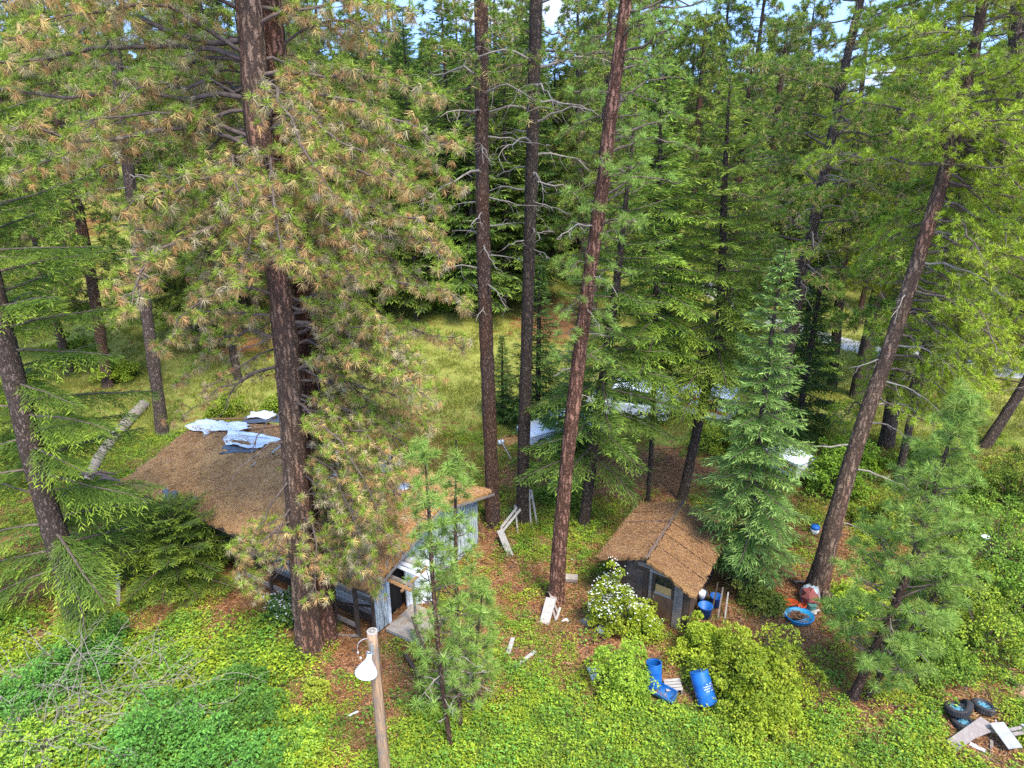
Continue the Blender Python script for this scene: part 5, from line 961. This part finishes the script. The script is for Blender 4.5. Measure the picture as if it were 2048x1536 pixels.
# ------------------------------------------------------------------ pool and rubbish round the leaning giant
p = P(1598, 1240); poolm = simple('pool_blue', (.03, .36, .60), (.02, .27, .50), 3, .5, .05, spec=.35, dirt=(.10, .26, .34))
p = p.copy(); pl = thing('wading_pool', 'round blue plastic wading pool with a dark patch inside, by the leaning giant', 'pool', p); fr = spin(R(-6), R(20))
g = Geo(); lathe(g, [(.0, .0), (.37, .0), (.42, .05), (.45, .17), (.48, .19), (.48, .205), (.435, .2), (.39, .045), (.0, .035)], 40, p, fr); part('basin', g, poolm, pl, True)
g = Geo(); lathe(g, [(.445, .2), (.48, .212), (.487, .19)], 40, p, fr); part('rim', g, simple('pool_rim', (.02, .22, .55), None, 3, .4, 0), pl, True)
g = Geo(); V = [(0.02, .12, .052)] + [(.33 * math.cos(a), .13 + .19 * math.sin(a), .052) for a in np.linspace(0, 6.283, 33)[:-1]]; g.add(np.array(V) @ fr + np.array(p), np.array([(0, i + 1, (i + 1) % 32 + 1) for i in range(32)])); part('dark_patch', g, simple('dark_patch', (.02, .03, .03), (.01, .02, .02), 5, .08, .05, spec=.6), pl)  # flat dark glossy ellipse over the far half of the basin
orange = simple('orange_plastic', (.62, .10, .03), (.48, .07, .02), 3, .45, .1)
def dish(label, loc, r, m, fr, name='sled', sx=1.2, cat='sled'):
    root = thing(name, label, cat, loc); g = Geo(); lathe(g, [(0, .03), (r * .6, .035), (r * .9, .09), (r, .13), (r * 1.04, .125), (r * .92, .06), (r * .6, 0), (0, 0)], 26, np.array(loc) + (0, 0, .05), fr, sx=sx); part('dish', g, m, root, True)
    g = Geo(); lathe(g, [(r * .35, .05), (r * .4, .07), (r * .45, .05)], 26, np.array(loc) + (0, 0, .05), fr, sx=sx); part('ridge', g, m, root, True); return root
dish('bright orange plastic sled lying left of the wading pool', P(1573, 1212), .32, orange, spin(R(-20), R(10)))
dish('small orange scoop squeezed between pool and rubbish', P(1606, 1218), .15, orange, spin(R(-25), R(60)), 'scoop', 1.2, 'scoop')
clearm = simple('clear_plastic', (.36, .44, .48), (.18, .22, .26), 6, .3, .3, spec=.6, dirt=(.24, .07, .06)); redm = simple('red_rags', (.34, .08, .07), (.16, .06, .05), 9, .9, .6); greenm = simple('green_plastic', (.10, .24, .20), (.06, .15, .13), 4, .5, .1)
p = P(1617, 1205); r_ = thing('plastic_bag', 'bulging clear plastic bag full of red rags against the tree', 'bag', p); g = Geo()
rr = np.random.default_rng(9); lathe(g, [(0, 0), (.25, .02), (.33, .12), (.34, .3), (.3, .5), (.22, .62), (.1, .66), (0, .6)], 18, p, spin(R(-8), 0), sx=.9); V = g.V[0]; V += rr.normal(0, .04, V.shape); part('bag', g, clearm, r_, True)
g = Geo(); lathe(g, [(0, .1), (.2, .12), (.28, .35), (.24, .55), (0, .7)], 10, np.array(p) + (-.06, -.16, .0), spin(0, 0)); V = g.V[0]; V += rr.normal(0, .035, V.shape); part('rags', g, redm, r_)
p = P(1622, 1222); r_ = thing('plastic_bin', 'small green plastic bin in front of the clear bag', 'bin', p); g = Geo(); box(g, np.array(p) + (0, 0, .13), (.22, .2, .26), spin(0, R(15))); box(g, np.array(p) + (0, 0, .27), (.26, .24, .02), spin(0, R(15))); part('bin_body', g, greenm, r_)
for q, (a, b_, w, m_, lab) in enumerate((((1604, 1210), (1620, 1228), .07, white, 'white red edged slat lying from the scoop to the bin'), ((1612, 1225), (1632, 1232), .12, white, 'white slat in front of the green bin'), ((1620, 1231), (1638, 1224), .1, greywood, 'grey slat crossing right of the green bin'),
        ((1628, 1192), (1640, 1196), .1, white, 'white block end right of the clear bag'), ((1630, 1203), (1637, 1209), .06, white, 'short white strip right of the clear bag'), ((1588, 1169), (1610, 1168), .05, greywood, 'pale lath behind the clear bag'), ((1600, 1222), (1612, 1230), .05, redm, 'red strip next to the pool rim'))):
    plank(lab, P(*a) + Vector((0, 0, .08 + .01 * q)), P(*b_) + Vector((0, 0, .1)), w, .025, m_)
p = P(1658, 1212); r_ = thing('wood_slab', 'dark mossy slab of split wood leaning right of the leaning giant', 'slab', p); g = Geo(); rr = np.random.default_rng(3); tube(g, [np.array(p) + (.12, -.35, .08), np.array(p) + (.08, -.1, .25), np.array(p) + (-.08, .25, .35), np.array(p) + (-.15, .4, .3)], (.10, .17, .18, .1), 8, rough=.12, rg=rr); part('slab', g, bark_grey, r_)
p = P(1570, 1228); r_ = thing('jug', 'small white jug at the left rim of the wading pool', 'jug', P(1568, 1233)); g = Geo(); lathe(g, [(0, 0), (.07, 0), (.08, .12), (.03, .17), (.03, .2), (0, .2)], 12, P(1568, 1233)); part('jug_body', g, white, r_, True)
p = P(1628, 1068); r_ = thing('bucket', 'white bucket with blue lid beside the leaning giant far side', 'bucket', p); g = Geo(); lathe(g, [(0, 0), (.15, 0), (.17, .3), (0, .3)], 16, p); part('bucket_body', g, white, r_, True); g = Geo(); lathe(g, [(0, .42), (.17, .4), (.185, .32), (.185, .29), (.17, .29)], 16, p); part('lid', g, blue, r_, True)

# ------------------------------------------------------------------ tires
tyre = simple('tyre_rubber', (.045, .04, .042), (.022, .02, .021), 6, .75, .3, dirt=(.09, .08, .07)); rimm = simple('blue_rim', (.11, .30, .39), (.05, .15, .21), 6, .45, .2, dirt=(.32, .36, .38))
def tire(label, loc, tilt, az, lift, sc=1, rimmed=True):
    root = thing('car_tire', label, 'tire', loc, 'old tires with blue rims'); fr = spin(tilt, az); c = np.array(loc) + (0, 0, lift); g = Geo(); R0, r0 = .325 * sc, .19 * sc
    lathe(g, [(r0, -.07), (r0 + .03, -.095), (R0 - .03, -.1), (R0 - .005, -.075), (R0, -.03), (R0, .03), (R0 - .005, .075), (R0 - .03, .1), (r0 + .03, .095), (r0, .07), (r0 - .01, .03), (r0 - .01, -.03), (r0, -.07)], 36, c, fr); part('tyre', g, tyre, root, True)
    for k in range(30):
        th = k * PI / 15; g2 = np.array(((-math.sin(th), math.cos(th), 0), (math.cos(th), math.sin(th), 0), (0, 0, 1)))
        V = (BV * (.045, .02, .15)) @ g2 + np.array((math.cos(th), math.sin(th), 0)) * (R0 + .001)
        if k == 0: g = Geo()
        g.add(V @ fr + c, BOXF)
    tag(part('tread', g, tyre, root), kind='stuff')
    g = Geo(); lathe(g, [(0, .035), (.05, .045), (.065, .03), (.085, .02), (.11, .045), (.14, .05), (.155, .02), (.175, .06), (.19, .078), (.186, .088)], 30, c, fr); part('rim', g, rimm, root, True)
    for k in range(6):
        th = k * PI / 3; g = Geo(); lathe(g, [(0, .0), (.026, .0)], 8, np.zeros(3)); V = g.V[0] * (1, 1, 1) + np.array((.125 * math.cos(th), .125 * math.sin(th), .0525)); g.V[0] = V @ fr + c; part('vent_hole', g, black, root)
    return root
tire('tire with blue rim lying on its side on top of the group of three', P(1908, 1436), R(-14), R(-5), .32, .92)
tire('black tire standing tilted behind the other two of its group', P(1922, 1431), R(60), R(-120), .24, .92)
tire('tire with blue rim lying lowest, half under the top one', P(1923, 1452), R(-6), R(-30), .12, .92)
tire('single tire with blue rim lying apart, nearest the sandy path', P(1965, 1420), R(-12), R(-38), .12, .92)

# ------------------------------------------------------------------ board pile at lower right
z_ = Vector((0, 0, 1))
def gb(a, b, w, m_, lab, z0=.1, z1=.1, t=.03, up=(0, 0, 1)): return plank(lab, P(*a) + z_ * z0, P(*b) + z_ * z1, w, t, m_, up=up)
palew = simple('pale_wood', (.34, .285, .255), (.22, .18, .16), 6, .85, .3, (4, 1, 1))
gb((1900, 1499), (1968, 1458), .33, palew, 'broad pinkish plank slanting at the left of the board pile', .12, .3, .035)
gb((1985, 1468), (2025, 1513), .42, simple('pale_panel', (.36, .355, .35), (.25, .245, .24), 4, .8, .2), 'pale grey panel lying on top of the board pile', .42, .3, .03)
gb((1958, 1466), (1982, 1477), .1, palew, 'short pale board bridging plank and panel', .22, .26, .04)
gb((1932, 1489), (1974, 1476), .09, palew, 'thin pale batten through the middle of the pile', .2, .28, .04)
gb((1938, 1490), (1970, 1506), .13, white, 'whitish board lying low in front of the pile', .06, .06, .03)
gb((2013, 1476), (2046, 1470), .09, palew, 'upper one of two battens at the right of the pile', .3, .3, .05)
gb((2020, 1484), (2050, 1478), .09, palew, 'lower one of two battens at the right of the pile', .28, .28, .05)
gb((2036, 1468), (2060, 1486), .09, greywood, 'batten at the right end crossing the other two', .36, .36, .04)
gb((1984, 1458), (1994, 1472), .06, palew, 'small lath sticking up behind the panel', .35, .2, .03)
gb((2005, 1452), (2016, 1460), .05, white, 'white strip lying in the grass behind the pile', .05, .05, .02)
gb((1980, 1488), (1982, 1510), .08, oldwood, 'dark board end upright in the gap of the pile', .15, .04, .03)
gb((1965, 1484), (2010, 1498), .5, darkwood, 'dark sheet painted as the shadow under the pale pile', .03, .04, .03)  # dark flat sheet standing in for the shadow below the boards

# ------------------------------------------------------------------ lamp pole
LPx = HY(746, 1262, 12.9); lb = Vector((LPx.x - .02, 12.9, float(terr(LPx.x, 12.9)))); zt = LPx.z
polem = simple('pole_wood', (.50, .31, .17), (.20, .13, .09), 6, .85, .8, (6, 6, .3), dirt=(.22, .18, .15))
lp_ = thing('lamp_post', 'weathered wooden pole with a white yard lamp hung on its left', 'lamp post', lb)
g = Geo(); rr = np.random.default_rng(5); pts = [np.array(lb) + (0.0, 0, -.3)] + [np.array(lb) * (1, 1, 0) + (0, 0, s) for s in np.linspace(0, zt, 12)]; tube(g, pts, [.15] + list(np.linspace(.145, .125, 12)), 16, rough=.02, rg=rr); part('pole', g, polem, lp_, True)
top = np.array((lb.x, lb.y, zt)); g = Geo(); lathe(g, [(0, .008), (.125, .004), (.128, -.02)], 16, top); part('pole_top', g, greywood, lp_)
for rad_ in (.04, .075): 
    g = Geo(); th = np.linspace(0, 6.283, 20); tube(g, np.stack((top[0] + rad_ * np.cos(th), top[1] + rad_ * np.sin(th), 0 * th + top[2] + .012), 1), .006, 4, cap=False); part('growth_ring', g, darkwood, lp_)
lc = top + (-.15, -.22, -.92); g = Geo(); lathe(g, [(.03, .42), (.055, .40), (.06, .3), (.085, .22), (.16, .1), (.235, -.03), (.262, -.1), (.27, -.12), (.262, -.125), (.23, -.05), (.15, .07), (.07, .18), (0, .2)], 28, lc, spin(R(-14), R(-60))); part('lamp_shade', g, simple('enamel', (.78, .82, .86), (.70, .75, .80), 3, .35, .05, dirt=(.6, .66, .7), spec=.5), lp_, True)
g = Geo(); lathe(g, [(0, -.05), (.05, -.03), (.06, .05), (.03, .12), (0, .13)], 14, lc, spin(R(-14), R(-60))); part('bulb', g, simple('bulb_glass', (.7, .7, .68), None, 4, .2, 0), lp_, True)
g = Geo(); tube(g, (top + (0, -.12, -.5), top + (-.04, -.2, -.46), top + (-.1, -.22, -.4), lc + (.02, .02, .38)), .018, 8); part('bracket', g, tin, lp_, True)
g = Geo(); box(g, top + (.0, -.135, -.42), (.07, .03, .3)); part('mount_plate', g, tin, lp_)
for z in (-.2, -.5): g = Geo(); box(g, top + (-.02, -.13, z), (.03, .02, .05)); part('bolt', g, tin, lp_)
g = Geo(); th = np.linspace(0, 1, 10); a_ = top + (-.1, -.06, -.12); c_ = np.array([a_ + np.array((-.26 * math.sin(t_ * 1.8), -.05, .02 * math.sin(t_ * 3) - .42 * t_ ** 1.6)) for t_ in th]); tube(g, c_, .007, 5); part('wire', g, white, lp_)
for q in (9, 8): g = Geo(); lathe(g, [(0, -.03), (.022, -.02), (.022, .02), (0, .03)], 10, c_[9] + (.05 * (9 - q) , 0, -.16 * (9 - q))); part('insulator', g, white, lp_, True)
g = Geo(); tube(g, (top + (.128, -.03, -.1), top + (.14, -.03, -4)), .008, 5); part('ground_wire', g, darkwood, lp_)

# ------------------------------------------------------------------ odd boards and scraps on the ground
gb((1016, 1312), (1026, 1282), .14, greywood, 'narrow pale plank in the weeds right of the young pines', .1, .14)
gb((1032, 1338), (1070, 1308), .13, greywood, 'grey brown plank angled up to the right in the weeds', .1, .12)
gb((1016, 1326), (1036, 1340), .1, oldwood, 'short grey board meeting the angled plank', .07, .07)
gb((693, 1437), (717, 1426), .05, white, 'white stick on the brown needles left of the lamp post', .05, .07, .04)
gb((1228 - 87, 1128 - 10), (1150, 1124), .06, white, 'small white stick on the soil between two pine trunks', .06, .05)
gb((1205, 1415), (1212, 1445), .1, oldwood, 'thin brown board in the weeds below the white box', .1, .1)
gb((1830, 968), (1850, 976), .1, white, 'whitish board lying beyond the bushy young pine', .1, .1)
gb((1212, 1246), (1222, 1250), .06, white, 'tiny white strip beneath the blossoms', .08, .08)
p = P(1187, 1352); r_ = thing('broken_box', 'white broken box of two halves in the weeds', 'box', p)
for q in (0, 1): g = Geo(); box(g, np.array(p) + (-.03 + .06 * q, .16 - .3 * q, .09), (.27, .2, .09), spin(R(-12 + 20 * q), R(12))); part('half', g, white, r_)
g = Geo(); box(g, np.array(p) + (0, .01, .06), (.22, .06, .06), spin(0, R(12))); part('gap', g, darkwood, r_)
p = P(1083, 1327); r_ = thing('stone', 'round whitish stone in the weeds below the angled plank', 'stone', p); g = Geo(); rr = np.random.default_rng(8); lathe(g, [(0, .13), (.07, .11), (.1, .05), (.08, 0), (0, -.02)], 10, p); g.V[0] += rr.normal(0, .006, g.V[0].shape); part('rock', g, palew, r_, True)
p = P(1098, 1232); fl = Vector((1, -.3, 0))
plank('broad grey board propped against the foot of the leaning red pine', P(1088, 1250) + z_ * .05, P(1101, 1222) + z_ * .55, .34, .03, greywood, up=(-.2, -1, .8))
plank('second grey board behind the broad one at the leaning red pine', P(1094, 1238) + z_ * .05, P(1107, 1216) + z_ * .5, .26, .03, palew, up=(.1, -1, .8))
plank('narrow pale batten leaning left on the red pine, upper one', P(1117, 1232) + z_ * .08, P(1098, 1206) + z_ * .5, .07, .04, palew, up=(0, -1, .5))
plank('narrow pale batten leaning left on the red pine, lower one', P(1112, 1243) + z_ * .04, P(1100, 1216) + z_ * .35, .07, .04, palew, up=(0, -1, .5))
plank('short batten leaning right at the foot of the red pine', P(1112, 1242) + z_ * .04, P(1120, 1225) + z_ * .22, .08, .04, greywood, up=(0, -1, .5))
p = P(1133, 1243); cloth('plastic_sheet', 'tiny white plastic scrap right of the leaning boards', 'plastic', [p + Vector((-.1, -.06, .02)), p + Vector((.1, -.06, .02)), p + Vector((.1, .06, .02)), p + Vector((-.1, .06, .02))], whitec, 23, 6, .04)
p = P(1176, 1246); r_ = thing('paving_slab', 'square brownish board lying flat on the needles by the blossoms', 'board', p); g = Geo(); box(g, np.array(p) + (0, 0, .06), (.42, .4, .04), spin(R(4), R(35))); part('slab', g, palew, r_)
p = P(1142, 1165); r_ = thing('stone_block', 'mossy stone block right behind the leaning red pine', 'block', p); g = Geo(); box(g, np.array(p) + (0.02, 0, .2), (.45, .3, .14), spin(R(5), R(-6))); part('cap_stone', g, concrete, r_); g = Geo(); box(g, np.array(p) + (.03, .02, .06), (.38, .26, .16), spin(0, R(-6))); part('base_stone', g, palew, r_)
p = P(1950, 1142); r_ = thing('plastic_scrap', 'small white scrap caught in the right thicket', 'plastic', p); g = Geo(); lathe(g, [(0, .1), (.1, .08), (.12, 0), (0, -.02)], 10, np.array(p) + (0, 0, 1.5), sx=1.5); part('scrap', g, whitec, r_, True)
plank('grey board standing on edge under the left fir boughs', P(236, 1215) + z_ * .0, P(242, 1170) + z_ * .5, .2, .03, greywood, up=(0, -1, .3))
# leaning rails by the twin pines
r_ = thing('rail_rack', 'grey broken wooden rail rack leaning before the straight twin pines', 'rack', P(1030, 1050))
for q, (a, za, b_, zb, w) in enumerate((((1003, 1075), .5, (1060, 1020), 1.0, .1), ((1006, 1082), .5, (1062, 1028), .9, .1), ((1062, 1058), .0, (1058, 1022), 1.0, .07), ((1076, 1058), .0, (1062, 1020), 1.0, .08), ((1003, 1075), .55, (1003, 1090), .0, .08), ((1036, 1068), 0, (1030, 1042), .8, .06), ((1012, 1066), .62, (1018, 1066), .5, .06))):
    g = Geo(); board(g, P(*a) + z_ * za, P(*b_) + z_ * zb, w, .05, (0, -1, .4)); part('rail', g, greywood, r_)
plank('broad grey plank leaning from the straight reddish pine to the ground', P(1022, 1115) + z_ * .02, P(1000, 1085) + z_ * .6, .26, .05, greywood, up=(0, -1, .6))
gb((1022, 925), (1000, 895), .06, deadm, 'thin pale pole lying in the grass between the straight twin pines', .2, .5, .05)
# clothes line wires behind the shed
for q, (a, b_, zz) in enumerate((((1110, 880), (1400, 884), 2.6), ((1110, 900), (1400, 905), 2.2))):
    A_ = P(1120, 1000); B_ = P(1365, 1000); A_ = Vector((A_.x, A_.y, zz)); B_ = Vector((B_.x, B_.y, zz)); r_ = thing('wire', ('upper wire strung between trees behind the shed', 'lower wire strung between trees behind the shed')[q], 'wire', A_); g = Geo(); tube(g, [np.array(A_.lerp(B_, s)) - (0, 0, .15 * math.sin(PI * s)) for s in np.linspace(0, 1, 9)], .012, 4); part('strand', g, darkwood, r_)

# ------------------------------------------------------------------ vehicles and trailer half hidden behind the trees
carw = simple('car_white', (.80, .81, .84), (.74, .75, .79), 2, .3, .02, spec=.5); glassm = simple('car_glass', (.03, .035, .045), (.02, .025, .03), 2, .08, 0, spec=.7); redp = simple('red_paint', (.50, .04, .05), (.40, .03, .04), 3, .4, .05)
def loft(g, secs, fr, c, mi=0):
    """secs: list of closed loops (k,3) in local space"""
    A_ = np.array(secs); n, k, _ = A_.shape; V = A_.reshape(-1, 3) @ fr + np.array(c); i = np.arange(n - 1)[:, None] * k; j = np.arange(k)[None]; j2 = (j + 1) % k
    g.add(V, [np.stack((i + j, i + j2, i + k + j2, i + k + j), -1).reshape(-1, 4), np.array([range(k)])[:, ::-1], np.array([range((n - 1) * k, n * k)])], mi)
def vehicle(label, loc, az, L_=4.4, Wd=1.75, van=False, m_=None, sc=1.0):
    m_ = m_ or carw; root = thing('van' if van else 'parked_car', label, 'van' if van else 'car', loc); fr = spin(0, az) * 1.0; c = np.array(loc) + (0, 0, .05)
    def rect(x, w, z0, z1, ins=.06): return [(x, -w / 2, z0), (x, w / 2, z0), (x, w / 2, z1 - ins), (x, w / 2 - ins, z1), (x, -w / 2 + ins, z1), (x, -w / 2, z1 - ins)]
    g = Geo(); hb = .95 if not van else 1.05
    loft(g, [rect(-L_ / 2, Wd * .9, .42, .7), rect(-L_ / 2 + .15, Wd * .98, .3, hb - .08), rect(-L_ * .25, Wd, .26, hb), rect(L_ * .2, Wd, .26, hb), rect(L_ / 2 - .2, Wd * .97, .3, hb - .12), rect(L_ / 2, Wd * .88, .42, .72)], fr, c); part('body', g, m_, root, False)
    x0, x1 = (-L_ * .46, L_ * .26) if van else (-L_ * .38, L_ * .2); ht = 1.95 if van else 1.42
    g = Geo(); loft(g, [rect(x0, Wd * .9, hb - .02, hb + .02, .01), rect(x0 + .12 if van else x0 + .55, Wd * .86, hb - .02, ht, .1), rect(x1 - .5, Wd * .86, hb - .02, ht, .1), rect(x1 + .1, Wd * .9, hb - .02, hb + .02, .01)], fr, c); part('cabin', g, m_, root, False)
    for s_ in (-1, 1):
        for xa, xb in ((x0 + .75, -.35), (-.25, x1 - .55)):
            g = Geo(); V = np.array([(xa, s_ * (Wd * .45 + .012), hb + .06), (xb, s_ * (Wd * .45 + .012), hb + .06), (xb, s_ * (Wd * .43 + .012), ht - .14), (xa + .05, s_ * (Wd * .43 + .012), ht - .14)]); V = np.vstack((V, V - (0, s_ * .02, 0))); g.add(V @ fr + c, np.array([(0, 1, 2, 3), (7, 6, 5, 4), (0, 4, 5, 1), (1, 5, 6, 2), (2, 6, 7, 3), (3, 7, 4, 0)])); part('side_window', g, glassm, root)
    g = Geo(); V = np.array([(x1 + .06, -Wd * .4, hb + .05), (x1 + .06, Wd * .4, hb + .05), (x1 - .42, Wd * .37, ht - .08), (x1 - .42, -Wd * .37, ht - .08)]) + (.03, 0, .015); V = np.vstack((V, V - (.03, 0, .02))); g.add(V @ fr + c, np.array([(0, 1, 2, 3), (7, 6, 5, 4), (0, 4, 5, 1), (1, 5, 6, 2), (2, 6, 7, 3), (3, 7, 4, 0)])); part('windscreen', g, glassm, root)
    for sx in (-1, 1):
        for s_ in (-1, 1):
            wf = np.array((fr[0], np.array((0, 0, 1.)), fr[1] * s_)); wc = c + fr[0] * sx * L_ * .31 + fr[1] * s_ * (Wd / 2 - .1) + (0, 0, .3); g = Geo(); lathe(g, [(0, .1), (.3, .1), (.32, .07), (.32, -.08), (0, -.08)], 18, wc, wf); w = part('wheel', g, tyre, root, True); g = Geo(); lathe(g, [(0, .115), (.18, .105), (.19, .1)], 18, wc, wf); sub('hub', g, tin, w)
    for s_ in (-1, 1): g = Geo(); box(g, c + fr[0] * (L_ / 2 - .02) + fr[1] * s_ * Wd * .32 + (0, 0, .62), (.06, .32, .12), fr); part('headlight', g, tin, root)
    root.scale = (sc,) * 3; return root
vehicle('white car almost hidden behind the dark straight pine', P(1118, 878), R(200), 4.3)
vehicle('white van half hidden by fir boughs, left of the red striped trailer', P(1255, 830), R(160), 4.8, 1.9, True)
def trailer(label, loc, az, L_, W_, Ht, stripe):
    root = thing('trailer', label, 'trailer', loc); fr = spin(0, az); c = np.array(loc); g = Geo()
    V = BV * (L_, W_, Ht); part_ = box(g, c + (0, 0, .55 + Ht / 2), (L_, W_, Ht), fr); part('body', g, carw, root)
    g = Geo(); box(g, c + (0, 0, .55 + Ht + .03), (L_ + .1, W_ + .1, .06), fr); part('roof', g, white, root)
    for s_ in (-1, 1):
        for z in (.35, .75): g = Geo(); box(g, c + fr[1] * s_ * (W_ / 2 + .012) + (0, 0, .55 + Ht * z), (L_ * .98, .02, .16), fr); part('stripe', g, stripe, root)
        g = Geo(); box(g, c + fr[1] * s_ * (W_ / 2 + .02) + fr[0] * L_ * .2 + (0, 0, .55 + Ht * .56), (.7, .03, .4), fr); w = part('window', g, glassm, root)
        wf = np.array((fr[0], np.array((0, 0, 1.)), fr[1] * s_)); g = Geo(); lathe(g, [(0, .1), (.3, .1), (.33, .06), (.33, -.06), (0, -.08)], 18, c + fr[1] * s_ * W_ * .45 + (0, 0, .33), wf); part('wheel', g, tyre, root, True)
    g = Geo(); box(g, c + fr[0] * (L_ / 2 + .02) + (0, 0, .55 + Ht * .45), (.03, W_ * .9, .14), fr); box(g, c + fr[0] * (L_ / 2 + .02) + (0, 0, .55 + Ht * .95), (.04, W_ * .98, .1), fr); part('end_trim', g, stripe, root)
    g = Geo(); tube(g, [c + fr[0] * (L_ / 2) + (0, 0, .5), c + fr[0] * (L_ / 2 + .9) + (0, 0, .45)], .05, 6); part('tow_bar', g, darkwood, root); return root
trailer('white trailer with red stripes seen past the crooked fir trunk', P(1408, 838), R(-35), 3.2, 1.9, 1.3, redp)
trailer('small white and red box trailer hidden behind the young fir', P(1572, 955), R(120), 1.9, 1.3, .7, redp)
p = P(1025, 885); r_ = thing('rubbish_heap', 'low brown heap with a white scrap left of the dark straight pine', 'heap', p); g = Geo(); rr = np.random.default_rng(6); lathe(g, [(0, .4), (.5, .3), (.9, .1), (1.1, -.05)], 14, p, sx=1.1, sy=.6); g.V[0] += rr.normal(0, .05, g.V[0].shape); part('mound', g, roofm, r_, True); g = Geo(); box(g, np.array(p) + (-.6, -.5, .25), (.3, .2, .15), spin(.3, .5)); part('scrap', g, white, r_)
# a few lone fallen cones and sticks so the open soil is not bare
g = Geo(); rg = np.random.default_rng(77); x, y = scatter_xy(900, 8, 27); 
for a, b_ in zip(x, y):
    z = float(terr(a, b_)) + .04; th = rg.uniform(0, 6.28); tube(g, ((a, b_, z), (a + .04 * math.cos(th), b_ + .04 * math.sin(th), z + .01), (a + .1 * math.cos(th), b_ + .1 * math.sin(th), z)), (.02, .04, .01), 5)
for _ in range(160):
    a, b_ = x[rg.integers(len(x))], y[rg.integers(len(x))]; a += rg.normal(0, .5); z = float(terr(a, b_)) + .05; tube(g, limb_curve(rg, (a, b_, z), rg.uniform(0, 6.28), rg.uniform(.4, 1.4), .02, -.02, 4, .15), .012, 3)
tag(link('cones_and_sticks', g.mesh('cones_and_sticks', twigm)), 'dark fallen cones and dead sticks strewn on the soil', 'forest litter', kind='stuff')
print('TRIS', sum(len(m_.loops) - 2 * len(m_.polygons) for m_ in bpy.data.meshes), 'objects', len(bpy.data.objects))
